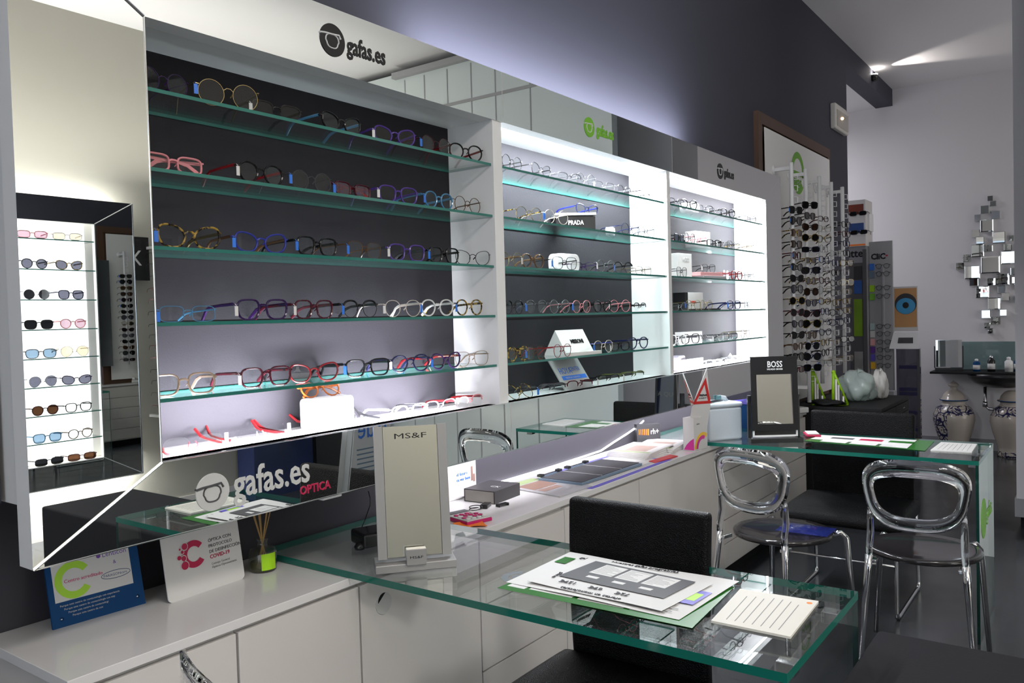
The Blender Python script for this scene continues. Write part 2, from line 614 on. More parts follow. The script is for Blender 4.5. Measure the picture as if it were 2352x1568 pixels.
def desk(x0, x1, y0, label, near):
    d = empty('glass_desk', ((x0+x1)/2, 0, 0), 0, label, 'desk', 'glass desks projecting from the worktop')
    h = (x1-x0)/2
    t_ = MB().box(-h, h, y0, .36, .752, .77)
    t_.m = [0, 0, 1, 1, 1, 1]
    top = t_.build('glass_top', [K['glass'], K['glass_edge']], d)
    e_ = MB().box(-h, h, y0+.001, y0+.013, 0, .7515)
    e_.m = [1, 0, 0, 1, 0, 1]
    e_.m = [1, 1, 0, 1, 0, 1]
    e_.build('end_panel', [K['glass'], K['panel_edge']], d)
    for sx_ in (-.6, .6):
        MB().box(sx_*h-.018, sx_*h+.018, y0+.014, y0+.05, .725, .7515).build('corner_bracket', K['chrome'], d, bevel=.002)
    return d


XG0, XG1, YG = 1.443, 1.956, -1.152
XH0, XH1, YH = 3.852, 4.387, -1.185
d1 = desk(XG0, XG1, YG, 'near glass desk with papers and a white card lying on it', True)
d2 = desk(XH0, XH1, YH, 'far glass desk in front of the white racks, with chairs around it', False)
# big round vinyl badges on the end panels, read from the room side
for d_, yy, m_ in ((d1, YG, K['aqua']), (d2, YH, K['green'])):
    lg = MB().prism(disc(-.12, .50, .085, 0, 0), yy-.0006, yy+.0002, XZ)
    lg.build('logo_disc', m_, d_)
    text('gafas', .10, m_ if d_ is d2 else K['aqua'], d_, (-.02, yy-.0006, .47), ext=.0004)
# grey crescent print on the near glass top
cp = []
cxx, cyy = at(1192, 1325, 2, .7705).x-1.6995, at(1192, 1325, 2, .7705).y
rg = MB()
for k in range(20):
    a0, a1 = R(20+k*15.5), R(20+(k+1)*15.5)
    ro, ri = .045, .027
    rg.add([(cxx+r_*math.cos(a_), cyy+r_*math.sin(a_), .7706) for r_, a_ in ((ro, a0), (ro, a1), (ri, a1), (ri, a0))], [(0, 1, 2, 3)])
rg.prism(disc(cxx, cyy, .018, 0, 0, 20), .7704, .7707, XY)
rg.build('logo_print', K['greyprint'], d1)

# ---- papers and cards on the desks


def sheet_paper(name, pts, z, th, mt, label, cat, wob=0.0, group=None):
    """pts: four corners (x,y) in order; a subdivided slightly wavy sheet"""
    P = [Vector((p[0], p[1], 0)) for p in pts]
    c_ = sum(P, Vector())/4
    P = [p-c_ for p in P]
    n = 10
    v, f = [], []
    for L in (0, 1):
        for i in range(n+1):
            for j in range(n+1):
                u_, w_ = i/n, j/n
                q = P[0]*(1-u_)*(1-w_)+P[1]*u_*(1-w_)+P[2]*u_*w_+P[3]*(1-u_)*w_
                e = max(abs(u_-.5), abs(w_-.5))*2
                zz = wob*(.5+.5*math.sin(7*u_+3*w_+z*900))*e**3 + (th if L else 0)
                v.append((q.x, q.y, zz))
    N = (n+1)**2
    for L in (0, 1):
        for i in range(n):
            for j in range(n):
                a_ = L*N+i*(n+1)+j
                f.append((a_, a_+1, a_+n+2, a_+n+1))
    for i in range(n):
        for (s0, s1) in ((i, i+1), (n*(n+1)+i, n*(n+1)+i+1), (i*(n+1), (i+1)*(n+1)), (i*(n+1)+n, (i+1)*(n+1)+n)):
            f.append((s0, s1, s1+N, s0+N))
    m_ = MB().add(v, f)
    o_ = m_.build(name, mt, None, smooth=False)
    o_.location = (c_.x, c_.y, z)
    return tag(o_, label, cat, group), c_, P


def patch(parent, P, u0, u1, w0, w1, z, mt, name='print'):
    q = []
    for u_, w_ in ((u0, w0), (u1, w0), (u1, w1), (u0, w1)):
        q.append(P[0]*(1-u_)*(1-w_)+P[1]*u_*(1-w_)+P[2]*u_*w_+P[3]*(1-u_)*w_)
    return MB().prism([(p.x, p.y) for p in q], z, z+.0003, XY).build(name, mt, parent)


def lines(parent, P, rows, z, mt, u0=.06, u1=.92, dirx=True, th=.006):
    m_ = MB()
    for r_ in rows:
        L_ = u1-random.uniform(0, .12)
        q = []
        a_, b_ = (r_-th, r_+th)
        quad = ((u0, a_), (L_, a_), (L_, b_), (u0, b_)) if dirx else ((a_, u0), (b_, u0), (b_, L_), (a_, L_))
        for u_, w_ in quad:
            q.append(P[0]*(1-u_)*(1-w_)+P[1]*u_*(1-w_)+P[2]*u_*w_+P[3]*(1-u_)*w_)
        m_.prism([(p.x, p.y) for p in q], z, z+.0003, XY)
    return m_.build('printed_text', mt, parent)


K['gdoc'] = mat('green_margin', (.025, .15, .022), .25, var=.4)
K['ink2'] = mat('photocopy_grey', (.06, .06, .065), .6, var=.3)
K['thin_ink'] = mat('thin_ink', (.22, .22, .22), .6)
# laminated green leaflet, white leaflet on it, photocopy on top
gl = [(1.538, -.430), (1.548, -.925), (1.835, -.905), (1.840, -.45)]
o, c0, P = sheet_paper('leaflet', gl, .7715, .0006, K['gdoc'], 'green-edged laminated price leaflet at the bottom of the pile on the near desk', 'leaflet', .0)
for k in range(3):
    patch(o, P, .14+.27*k, .38+.27*k, .10, .5, .0007, K['paper'])
patch(o, P, .02, .12, .08, .9, .0007, K['paper'])
wl_ = [(1.580, -.425), (1.572, -.885), (1.868, -.905), (1.868, -.43)]
o, c0, P = sheet_paper('leaflet', wl_, .7730, .0005, K['paper'], 'white leaflet with 149 euro price and purple picture, middle of the pile', 'leaflet', .003)
patch(o, P, .86, .97, .30, .62, .0038, K['violet'])
patch(o, P, .88, .95, .38, .55, .0040, K['lime'])
patch(o, P, .03, .10, .66, .84, .0038, K['gdoc'])
lines(o, P, [.06+.035*i for i in range(6)], .0038, K['thin_ink'], .70, .95)
text('149€', .022, K['violet'], o, tuple(P[0]*.18*.3+P[1]*.82*.3+P[2]*.82*.7+P[3]*.18*.7+Vector((0, .02, .0042))), (0, 0, -PI/2))
text('gafas.es', .018, K['darkink'], o, tuple(P[0]*.95*.08+P[1]*.05*.08+P[2]*.05*.92+P[3]*.95*.92+Vector((-.015, -.03, .004))), (0, 0, -PI/2))
text('Nuestras gafas progresivas', .019, K['darkink'], o, tuple(P[0]*.70*.04+P[1]*.30*.04+P[2]*.30*.96+P[3]*.70*.96+Vector((-.018, 0, .004))), (0, 0, -PI/2+.06), sx=.9)
pc = [(1.628, -.485), (1.592, -.800), (1.812, -.842), (1.835, -.525)]
wc = [(1.600, -.475), (1.586, -.838), (1.812, -.862), (1.840, -.505)]
o, c0, P = sheet_paper('photocopied_page', wc, .7775, .0005, K['paper'], 'black and white photocopied offer sheet on top of the paper pile', 'paper', .002)
patch(o, P, .10, .90, .30, .93, .0028, K['ink2'])
for k in range(3):
    patch(o, P, .22+.205*k, .40+.205*k, .56, .88, .0032, K['paper'])
    patch(o, P, .26+.205*k, .35+.205*k, .42, .48, .0032, K['paper'])
    lines(o, P, [.60+.035*q_ for q_ in range(8)], .0036, K['thin_ink'], .235+.205*k, .40+.205*k, th=.0018)
for k, s_ in enumerate(('129€', '69€', '72€')):
    text(s_, .022, K['darkink'], o, tuple(P[0]*(1-.30-.2*k)*.78+P[1]*(.30+.2*k)*.78+P[2]*(.30+.2*k)*.22+P[3]*(1-.30-.2*k)*.22+Vector((0, 0, .0032))), (0, 0, PI/2))
text('ofertas en monofocales', .017, K['darkink'], o, tuple(P[0]*.3*.93+P[1]*.7*.93+P[2]*.7*.07+P[3]*.3*.07+Vector((0, 0, .003))), (0, 0, PI/2))
text('gafas.es', .015, K['darkink'], o, tuple(P[0]*.96*.6+P[1]*.04*.6+P[2]*.04*.4+P[3]*.96*.4+Vector((.0, -.01, .003))), (0, 0, PI))
cd_ = [(1.599, -.945), (1.600, -1.109), (1.831, -1.099), (1.820, -.925)]
o, c0, P = sheet_paper('text_card', cd_, .7705, .005, K['cream'], 'cream text card with an orange dot near the corner of the near desk', 'card')
o.data.materials[0] = mat('card_stock', (.60, .58, .52), .6)
lines(o, P, [.16+.11*i for i in range(7)], .0052, K['thin_ink'], .10, .88, dirx=False, th=.005)
q = P[0]*.08*.1+P[1]*.92*.1+P[2]*.92*.9+P[3]*.08*.9
MB().prism(disc(q.x, q.y, .006, 0, 0, 18), .005, .0054, XY).build('orange_dot', K['orange'], o)

o, c0, P = sheet_paper('leaflet', [(4.08, -.40), (4.02, -.955), (4.330, -.945), (4.300, -.42)], .7710, .0006, K['gdoc'], 'long green-edged leaflet with three pictures lying on the far desk', 'leaflet', .0015)
patch(o, P, 0.02, .86, .30, .98, .0024, K['paper'])
for k in range(3):
    patch(o, P, .14+.25*k, .36+.25*k, .06, .48, .0027, K['paper'])
    patch(o, P, .16+.25*k, .36+.25*k, .55, .75, .0027, [K['ink2'], K['crimson'], K['gdoc']][k])
lines(o, P, [.08, .16, .24], .0029, K['thin_ink'], .16, .8)
o, c0, P = sheet_paper('text_card', [(4.034, -.975), (4.054, -1.135), (4.300, -1.128), (4.292, -.98)], .7705, .005, K['paper'], 'white text card near the outer corner of the far desk', 'card')
lines(o, P, [.15+.12*i for i in range(7)], .0052, K['thin_ink'], .10, .9, dirx=False, th=.004)

# red calculator-like box beside the BOSS mirror
o = empty('red_device', tuple(at(1865, 1000, 2, .772)), R(-65), 'small red and white device on the far desk beside the black mirror', 'device')
MB().box(-.035, .035, -.06, .06, 0, .012).build('body', K['crimson'], o, bevel=.004)
MB().box(-.028, .028, -.052, .052, .012, .018).build('top_plate', K['paper'], o, bevel=.002)

# ================================================================== THINGS ON THE WORKTOP


def leaning(name, x0, y0, x1, y1, zb, h, tilt, th, mt, label, cat, rnd=0, bevel=.001):
    """a board standing on its lower edge from (x0,y0) to (x1,y1) and leaning back (away from the viewer)"""
    L = math.hypot(x1-x0, y1-y0)
    o_ = empty(name, ((x0+x1)/2, (y0+y1)/2, zb), math.atan2(y1-y0, x1-x0), label, cat)
    holder = Matrix.Rotation(-tilt, 4, 'X')
    if rnd:
        pl = []
        for (cx_, cz_, a_) in ((L/2-rnd, rnd, -90), (L/2-rnd, h-rnd, 0), (-L/2+rnd, h-rnd, 90), (-L/2+rnd, rnd, 180)):
            pl += [(cx_+rnd*math.cos(R(a_+18*i)), cz_+rnd*math.sin(R(a_+18*i))) for i in range(6)]
    else:
        pl = [(-L/2, 0), (L/2, 0), (L/2, h), (-L/2, h)]
    MB().prism(pl, 0, th, XZ).xf(holder).build('board', mt, o_)
    return o_, L, holder


def flat(o_, holder, poly, y, mt, name='print', th=.0004):
    return MB().prism(poly, y-th, y, XZ).xf(holder).build(name, mt, o_)


def ltext(o_, tilt, s_, size, mt, x, z, y=-.0006, **kw):
    p = Matrix.Rotation(-tilt, 4, 'X') @ Vector((x, y, z))
    return text(s_, size, mt, o_, tuple(p), (PI/2-tilt, 0, 0), ext=.0002, **kw)


def arc(cx, cz, ro, ri, a0, a1, n=24):
    o1 = [(cx+ro*math.cos(R(a0+(a1-a0)*i/n)), cz+ro*math.sin(R(a0+(a1-a0)*i/n))) for i in range(n+1)]
    i1 = [(cx+ri*math.cos(R(a1-(a1-a0)*i/n)), cz+ri*math.sin(R(a1-(a1-a0)*i/n))) for i in range(n+1)]
    return o1+i1


def arcmesh(o_, holder, cx, cz, ro, ri, a0, a1, y, mt, name='print', n=28):
    m_ = MB()
    for i in range(n):
        b0, b1 = R(a0+(a1-a0)*i/n), R(a0+(a1-a0)*(i+1)/n)
        m_.add([(cx+r_*math.cos(b_), y, cz+r_*math.sin(b_)) for r_, b_ in ((ro, b0), (ro, b1), (ri, b1), (ri, b0))], [(0, 1, 2, 3)])
    return m_.xf(holder).build(name, mt, o_, fix=False)


T = R(14)
pA, pB = at(122, 1447, 2, .75), at(335, 1385, 2, .75)
sg, L, Hd = leaning('accreditation_plaque', pA.x, pA.y, pB.x, pB.y, .75, .165, T, .006, K['navy'], 'blue and white plaque with a lime green C, leaning behind the worktop', 'sign')
flat(sg, Hd, [(-L/2+.012, .055), (L/2-.022, .055), (L/2-.022, .155), (-L/2+.012, .155)], -.0003, K['paper'])
arcmesh(sg, Hd, -.048, .098, .042, .026, 35, 325, -.0009, K['lime'], 'green_letter')
ltext(sg, T, 'Centro acreditado', .0115, K['magenta'], -.070, .094, y=-.0012)
ltext(sg, T, 'Lenticon', .0165, K['purple'], .020, .132)
flat(sg, Hd, disc(.012, .137, .005, 0, 0, 16), -.0008, K['purple'])
ltext(sg, T, '&', .012, K['purple'], .043, .112)
ov = MB()
ov.tube([(.046+.034*math.cos(2*PI*i/28), -.0008, .087+.009*math.sin(2*PI*i/28)) for i in range(28)], .0006, 4, closed=True)
ov.xf(Hd).build('oval_outline', K['navy'], sg)
ltext(sg, T, 'PARAGONcare', .0085, K['navy'], .017, .084)
for k in range(4):
    ltext(sg, T, 'Porque este centro de contactologia con experiencia y'[:52-9*k], .0062, K['lgrey'], -.085+.008*k, .044-.0085*k)
for sx_ in (-.085, .088):
    MB().lathe([(0, -.002), (.004, -.002), (.0045, 0), (0, .003)], 14).xf(Hd @ Matrix.Translation((sx_, -.001, .018 if sx_ < 0 else .022)) @ Matrix.Rotation(PI/2, 4, 'X')).build('screw_cap', K['chrome'], sg, smooth=True)

pA, pB = at(388, 1387, 2, .75), at(563, 1327, 2, .75)
sg, L, Hd = leaning('protocol_sign', pA.x, pA.y, pB.x, pB.y, .75, .19, R(9), .003, K['paper'], 'white rounded card with a crimson C, leaning beside the reed diffuser', 'sign', rnd=.012)
T = R(9)
arcmesh(sg, Hd, -.028, .100, .034, .019, 38, 322, -.0009, K['crimson'], 'crimson_letter')
for (x_, z_, r_) in ((-.052, .124, .008), (-.060, .112, .004), (-.070, .100, .0055), (-.058, .096, .0065), (-.057, .078, .010), (-.066, .120, .0025), (-.047, .112, .0)):
    if r_:
        flat(sg, Hd, disc(x_, z_, r_+.002, 0, 0, 18), -.0012, K['paper'], 'dot_gap')
        flat(sg, Hd, disc(x_, z_, r_, 0, 0, 18), -.0018, K['crimson'], 'dot')
for k, (s_, m_, sz) in enumerate((('ÓPTICA CON', K['darkink'], .0115), ('PROTOCOLO', K['darkink'], .0115), ('DE DESINFECCIÓN', K['darkink'], .0115), ('COVID-19', K['crimson'], .0135))):
    ltext(sg, T, s_, sz, m_, .016, .118-.014*k, bold=.0003 if k == 3 else 0)
ltext(sg, T, 'Consejo General', .008, K['thin_ink'], .018, .060)
ltext(sg, T, 'Ópticos-Optometristas', .008, K['thin_ink'], .018, .051)

# reed diffuser
pb = at(605, 1308, 2, .75)
o = empty('reed_diffuser', (pb.x, pb.y, .75), 0, 'glass reed diffuser bottle with a lime label standing on the worktop', 'diffuser')
K['bottle'] = sheet('bottle_glass', (.80, .82, .78), 1.5, .0, .04, (.4, .4, .35))
MB().lathe([(.026, 0), (.0275, .004), (.0275, .038), (.024, .046), (.010, .050), (.0095, .062), (.0115, .064), (.0115, .067), (.0085, .067)], 28).build('bottle', K['bottle'], o, smooth=True)
MB().lathe([(0, .002), (.0255, .002), (.0255, .018), (0, .018)], 24).build('oil', sheet('oil', (.75, .72, .45), 1.4, 0, .15, (.35, .33, .12)), o, smooth=True)
lb = MB()
fc = math.atan2(-1.617-pb.y, 0-pb.x)+R(25)
for i in range(8):
    a0, a1 = fc-.55+i*.14, fc-.55+(i+1)*.14
    lb.add([(.0279*math.cos(a_), .0279*math.sin(a_), z_) for a_, z_ in ((a0, .006), (a1, .006), (a1, .040), (a0, .040))], [(0, 1, 2, 3)])
lb.build('label', K['lime'], o, fix=False)
for k in range(7):
    a_ = 2*PI*k/7+.3
    MB().tube([(-.012*math.cos(a_), -.012*math.sin(a_), .006), (.0*math.cos(a_), 0, .055), (.028*math.cos(a_), .022*math.sin(a_), .155)], .0013, 5).build('reed', mat('reed', (.33, .20, .07), .7) if k == 0 else bpy.data.materials['reed'], o)

o.scale = (1.35, 1.35, 1.3)

# silver tabletop mirror on the near desk


def vanity(loc, rz, w, h, label, mf, black=False):
    o_ = empty('tabletop_mirror', loc, rz, label, 'mirror')
    t_ = R(7)
    Mx = Matrix.Translation((0, .012, .03)) @ Matrix.Rotation(-t_, 4, 'X')
    return o_, t_, Mx


pL, pR = at(862, 1318, 2, .77), at(1048, 1300, 2, .77)
cx_, cy_ = (pL.x+pR.x)/2, (pL.y+pR.y)/2
rz = math.atan2(pR.y-pL.y, pR.x-pL.x)
w_ = math.hypot(pR.x-pL.x, pR.y-pL.y)
o, tl, Mx = vanity((cx_, cy_, .7705), rz, w_, .34, 'silver framed tabletop mirror with a small name block on the near desk', K['silver'])
MB().box(-w_/2, w_/2, -.012, .075, 0, .022).build('base', K['silver'], o, bevel=.003)
w2 = w_*.40
hh = .345
fr_ = MB()
fr_.box(-w2-.012, -w2+.012, 0, .014, 0, hh).box(w2-.012, w2+.012, 0, .014, 0, hh).box(-w2+.012, w2-.012, .006, .012, 0, hh-.002)
fr_.xf(Mx).build('frame', K['silver'], o, bevel=.001)
K['mirror_clear'] = mat('vanity_mirror', (.78, .78, .70), .01, 1.0)
MB().box(-w2+.013, w2-.013, .0015, .0055, .004, hh-.003).xf(Mx).build('mirror_glass', K['mirror_clear'], o)
tx = text('MS&F', .020, K['black'], o, tuple(Mx @ Vector((0, .0008, hh-.035))), (PI/2-tl, 0, 0), ext=.0002, align='CENTER', sx=1.9)
MB().box(-.026, .026, -.020, .004, .018, .060).build('name_block', K['silver'], o, bevel=.002)
text('MS&F', .009, K['black'], o, (0, -.0202, .036), ext=.0002, align='CENTER', sx=1.7)

# black BOSS mirror on the far desk
pL, pR = at(1723, 1017, 2, .77), at(1843, 1014, 2, .77)
cx_, cy_ = (pL.x+pR.x)/2, (pL.y+pR.y)/2
rz = math.atan2(pR.y-pL.y, pR.x-pL.x)
w_ = math.hypot(pR.x-pL.x, pR.y-pL.y)
o = empty('tabletop_mirror', (cx_, cy_, .7705), rz, 'black framed tabletop mirror with white lettering on the far desk', 'mirror')
MB().box(-w_/2, w_/2, -.02, .05, 0, .022).box(-w_/2, -w_/2+.018, .03, .05, .022, .23).box(w_/2-.018, w_/2, .03, .05, .022, .23).build('stand', K['black'], o, bevel=.002)
MB().box(-w_/2+.020, w_/2-.020, .010, .016, .026, .034).box(-w_/2+.018, -w_/2+.026, .010, .016, .026, .21).box(w_/2-.026, w_/2-.018, .010, .016, .026, .21).build('white_border', K['white'], o)
MB().box(-w_/2+.028, w_/2-.028, .016, .024, .034, .20).build('lower_panel', K['black'], o)
tl = R(3)
Mx = Matrix.Translation((0, .0, .058)) @ Matrix.Rotation(-tl, 4, 'X')
fw, fh = w_/2-.014, .365
MB().prism([(-fw, 0), (fw, 0), (fw, fh), (-fw, fh)], 0, .009, XZ).xf(Mx).build('frame', K['matblack'], o)
K['mirror_grey'] = mat('stand_mirror', (.80, .80, .78), .02, 1.0)
MB().box(-fw+.026, fw-.026, -.0015, 0, .032, .276).xf(Mx).build('mirror_glass', K['mirror_grey'], o)
text('BOSS', .042, K['white'], o, tuple(Mx @ Vector((.004, -.0012, .312))), (PI/2-tl, 0, 0), ext=.0002, align='CENTER', sx=.78, bold=.0007)
text('HUGO BOSS', .011, K['white'], o, tuple(Mx @ Vector((.004, -.0012, .298))), (PI/2-tl, 0, 0), ext=.0002, align='CENTER', sx=1.25, bold=.0003)

# pale blue cool bag
o = empty('cool_bag', (3.98, .00, .7705), R(-32), 'pale blue fabric cool bag beside the black mirror on the far desk', 'bag')
MB().box(-.10, .10, -.075, .075, 0, .165).build('body', K['cooler'], o, bevel=.012)
MB().box(-.103, .103, -.078, .078, .165, .19).build('lid', K['cooler'], o, bevel=.010)
MB().tube([(-.06, 0, .188), (-.05, 0, .205), (0, 0, .214), (.05, 0, .205), (.06, 0, .188)], [.012]*5, 8, flat=.4).build('handle', K['cooler'], o, smooth=True)
MB().box(-.018, .018, -.016, .016, .200, .222).build('grip', K['teal'], o, bevel=.004)

# warning stand with a red triangle, and its carton
o = empty('warning_stand', (3.768, .032, .7505), R(-35), 'tall white pointed stand with a red warning triangle on the worktop', 'sign')
MB().prism([(-.05, 0), (.05, 0), (.052, .22), (.0, .42), (-.052, .22)], 0, .004, XZ).build('board', K['paper'], o)
tri = MB()
A_ = [(-.052, .235), (.052, .235), (0, .372)]
B_ = [(-.032, .25), (.032, .25), (0, .335)]
for i in range(3):
    j = (i+1) % 3
    tri.add([(A_[i][0], -.0008, A_[i][1]), (A_[j][0], -.0008, A_[j][1]), (B_[j][0], -.0008, B_[j][1]), (B_[i][0], -.0008, B_[i][1])], [(0, 1, 2, 3)])
tri.build('red_triangle', K['red'], o, fix=False)
text('FRENA', .014, K['black'], o, (0, -.001, .276), align='CENTER', bold=.0004)
text('la miopia en', .0085, K['black'], o, (0, -.001, .264), align='CENTER')
text('los niños', .0085, K['black'], o, (0, -.001, .255), align='CENTER')
MB().tube([(-.006, -.001, .292), (-.006, -.001, .305), (.004, -.001, .310), (.005, -.001, .295)], .0018, 5).build('pictogram', K['black'], o)
lean = Matrix.Rotation(R(17), 4, 'X')
for c_ in o.children:
    c_.matrix_local = lean @ c_.matrix_local
o = empty('small_carton', (3.730, .018, .7505), R(-6), 'small white carton with a magenta and yellow swoosh beside the warning stand', 'box')
MB().box(-.055, .075, -.030, .030, 0, .160).build('carton', K['paper'], o, bevel=.001)
K['swoosh_y'] = mat('swoosh_yellow', (.80, .48, .03), .5)
K['swoosh_m'] = mat('swoosh_magenta', (.60, .03, .28), .5)


def face_arc(o_, ro, ri, cx, cz, a0, a1, y, mt, x0=-.055, x1=.055, z0=0.004, n=22):
    m_ = MB()
    for i in range(n):
        b0, b1 = R(a0+(a1-a0)*i/n), R(a0+(a1-a0)*(i+1)/n)
        pts = [(cx+r_*math.cos(b_), y, cz+r_*math.sin(b_)) for r_, b_ in ((ro, b0), (ro, b1), (ri, b1), (ri, b0))]
        m_.add(pts, [(0, 1, 2, 3)])
    return m_.build('swoosh', mt, o_, fix=False)


face_arc(o, .078, .058, .027, .006, 55, 178, -.0306, K['swoosh_y'], x1=.075)
face_arc(o, .062, .044, .027, .006, 70, 178, -.0308, K['swoosh_m'], x1=.075)
text('Stellest', .010, K['thin_ink'], o, (-.03, -.031, .125))
sw = MB().add([(-.0556, -.029, .004), (-.0556, -.029, .062), (-.0556, -.010, .050), (-.0556, .012, .028), (-.0556, .026, .004)], [(0, 1, 2, 3, 4)])
sw.build('swoosh', K['swoosh_m'], o, fix=False)

# rh+ display card, magazine stack, tray, papers
pa, pb_ = at(1464, 1013, 2, .75), at(1513, 1016, 2, .75)
o = empty('counter_card', (3.80, .30, .75), R(-40), 'dark counter card with orange bars standing behind the magazines', 'sign')
MB().box(-.065, .065, 0, .035, 0, .10).build('card', K['dgrey'], o, bevel=.001)
for k in range(6):
    box('orange_bar', -.055+.010*k, -.055+.010*k+.004+.0006*k, -.0008, -.0002, .048-.001*k, .075, K['orange'], o)
text('rh+', .040, K['white'], o, (.010, -.0008, .048), sx=.8, bold=.0006)
for k, (px, py, cnt, lab) in enumerate(((1475, 1033, 4, 'white magazine, topmost of the left pile on the worktop'), (1520, 1020, 3, 'white magazine, topmost of the right pile on the worktop'))):
    c_ = at(px, py, 2, .77)
    for q_ in range(cnt):
        z_ = .7503+q_*.007
        rz_ = R(-4+3*q_+8*k)
        last = q_ == cnt-1
        o = empty('magazine', (c_.x+.006*q_, c_.y+.004*q_, z_), rz_, lab if last else 'white magazine, %s from the bottom in the %s worktop pile' % (('first', 'second', 'third')[q_], ('left', 'right')[k]), 'magazine', 'magazines piled on the worktop')
        MB().box(-.15, .15, -.105, .105, 0, .0065).build('pages', K['paper'], o)
        if last:
            MB().box(-.10, .06, -.06, .05, .0066, .0070).build('cover_picture', mat('cover%d' % k, (.40, .30, .26), .4, var=.5), o)
            MB().box(-.14, -.11, -.09, .09, .0066, .0070).build('cover_band', mat('coverb%d' % k, (.35, .42, .22), .4, var=.5), o)
P3 = [at(1240, 1103, 2, .757), at(1352, 1108, 2, .757), at(1478, 1065, 2, .757), at(1374, 1053, 2, .757)]
o = empty('price_tray', (2.98, .15, .7535), 0, 'slate display tray with three panels and pale blue rim on the worktop', 'tray')
MB().prism([(2.72-2.98, .05-.15+.0), (3.215-2.98, .04-.15), (3.215-2.98, .255-.15), (2.72-2.98, .255-.15)], 0, .010, XY).build('rim', K['steel'], o, bevel=.001)
for k in range(3):
    x0_ = -.252+.165*k
    MB().box(x0_, x0_+.157, -.095, .095, .0101, .012).build('panel', K['dgrey'], o)
MB().box(-.0935, -.0895, -.095, .095, .0101, .0125).box(.0715, .0755, -.095, .095, .0101, .0125).build('divider', K['lgrey'], o)
MB().box(-.24, -.09, .108, .118, 0, .016).build('hinge_rail', K['chrome'], o)
for sx_ in (-.235, -.10, -.03, .12):
    MB().box(sx_-.012, sx_+.012, .100, .122, .012, .022).build('hinge_block', K['black'], o, bevel=.001)
MB().box(-.03, .12, .108, .118, 0, .016).build('hinge_rail', K['chrome'], o)
o, c0, P = sheet_paper('blue_form', [(2.70, -.010), (3.42, -.005), (3.40, .30), (2.66, .31)], .7503, .0010, K['violet'], 'large blue-bordered form lying under the slate display tray', 'paper')
patch(o, P, .04, .97, .07, .93, .0012, K['paper'])
lines(o, P, [.10+.03*i for i in range(3)], .0017, K['thin_ink'], .08, .95, th=.004)
o, c0, P = sheet_paper('red_folder', [(3.30, .02), (3.50, .00), (3.52, .05), (3.32, .06)], .7519, .003, K['red'], 'red folder edge showing at the right of the slate tray', 'folder')
mg = [(2.515, .02), (2.735, .012), (2.80, .325), (2.56, .335)]
o, c0, P = sheet_paper('brochure', mg, .7505, .004, mat('brochure_cover', (.40, .39, .40), .25, var=.2), 'grey glossy brochure with people on it, beside the dark gift box', 'brochure', .0)
patch(o, P, .1, .75, .45, .75, .0042, mat('photo_print', (.28, .17, .13), .3, var=.6))
patch(o, P, .05, .8, .78, .93, .0042, mat('green_band', (.33, .42, .20), .3, var=.4))
patch(o, P, .12, .65, .30, .42, .0042, mat('photo_print2', (.34, .22, .18), .3, var=.6))
pc_ = at(1118, 1148, 2, .75)
o = empty('gift_box', (2.385, .235, .7503), R(4), 'flat dark grey spectacle box with a pale front on the worktop', 'box')
MB().box(-.0845, .085, -.065, .065, .001, .045).build('body', K['cream'], o)
MB().box(-.085, .088, -.067, .068, 0, .0465).build('sleeve', mat('warm_grey_card', (.045, .042, .045), .5), o, bevel=.0005)
MB().box(-.0865, -.0852, -.062, .062, .003, .043).build('open_end', mat('box_inside', (.30, .28, .26), .6), o)
text('CK', .03, K['lgrey'], o, (-.02, .0, .0468), (0, 0, -PI/2), ext=.0002)
# leaning white brochure holder against the recess wall
o = empty('brochure_stand', (2.33, .335, .7505), 0, 'white brochure stand with small figures against the wall behind the gift box', 'stand')
MB().prism([(-.085, 0), (.085, 0), (.085, .19), (.02, .19), (0, .165), (-.045, .165), (-.055, .19), (-.085, .19)], 0, .004, XZ).build('panel', K['paper'], o)
text('el futuro', .018, K['blue'], o, (-.03, -.0008, .085))
text('es ver bien', .018, K['blue'], o, (-.03, -.0008, .065))
MB().box(.055, .066, -.0008, -.0002, .055, .11).box(.068, .078, -.0008, -.0002, .050, .08).build('figures', mat('figure_print', (.22, .12, .10), .5), o)
# charger with coiled lead
o = empty('charger', (2.255, .165, .7505), R(20), 'small black charger with a coiled lead in front of the gift box', 'charger')
MB().box(-.025, .025, -.014, .014, 0, .014).build('body', K['black'], o, bevel=.003)
MB().tube([(.03*math.cos(a_*.4)+(-.05), .022*math.sin(a_*.4)+.02, .003+.0005*a_) for a_ in range(26)], .0018, 5).build('lead', K['black'], o, smooth=True)
o = empty('small_clip', (2.30, .125, .7505), R(-10), 'small black clip lying in front of the charger', 'clip')  # small black clip
MB().box(-.024, .024, -.01, .01, .006, .010).box(-.024, -.020, -.01, .01, 0, .006).box(.020, .024, -.01, .01, 0, .006).build('clip', K['black'], o, bevel=.001)
# magenta calculator
o = empty('calculator', (2.085, .115, .7503), R(-14), 'magenta calculator with white keys beside the silver mirror', 'calculator')
MB().box(-.052, .052, -.075, .075, 0, .012).build('body', K['magenta'], o, bevel=.003)
MB().box(-.049, .049, -.072, .072, .012, .0155).build('face_plate', K['lgrey'], o, bevel=.001)
MB().box(-.042, .042, .035, .066, .0156, .0170).build('screen', K['dgrey'], o)
for i in range(4):
    for j in range(4):
        MB().lathe([(.0085, 0), (.0082, .003), (.006, .004)], 12, (-.033+.022*i, -.055+.022*j, .0155)).build('key', [K['magenta'], K['magenta'], K['paper'], K['magenta']][(i+j) % 4] if j else K['paper'], o, smooth=True)
o, c0, P = sheet_paper('cleaning_cloth', [(1.985, .06), (2.045, -.005), (2.075, .04), (2.01, .11)], .7715, .002, K['orange'], 'orange cleaning cloth lying beside the magenta calculator', 'cloth', .004)
o.location.z = .752

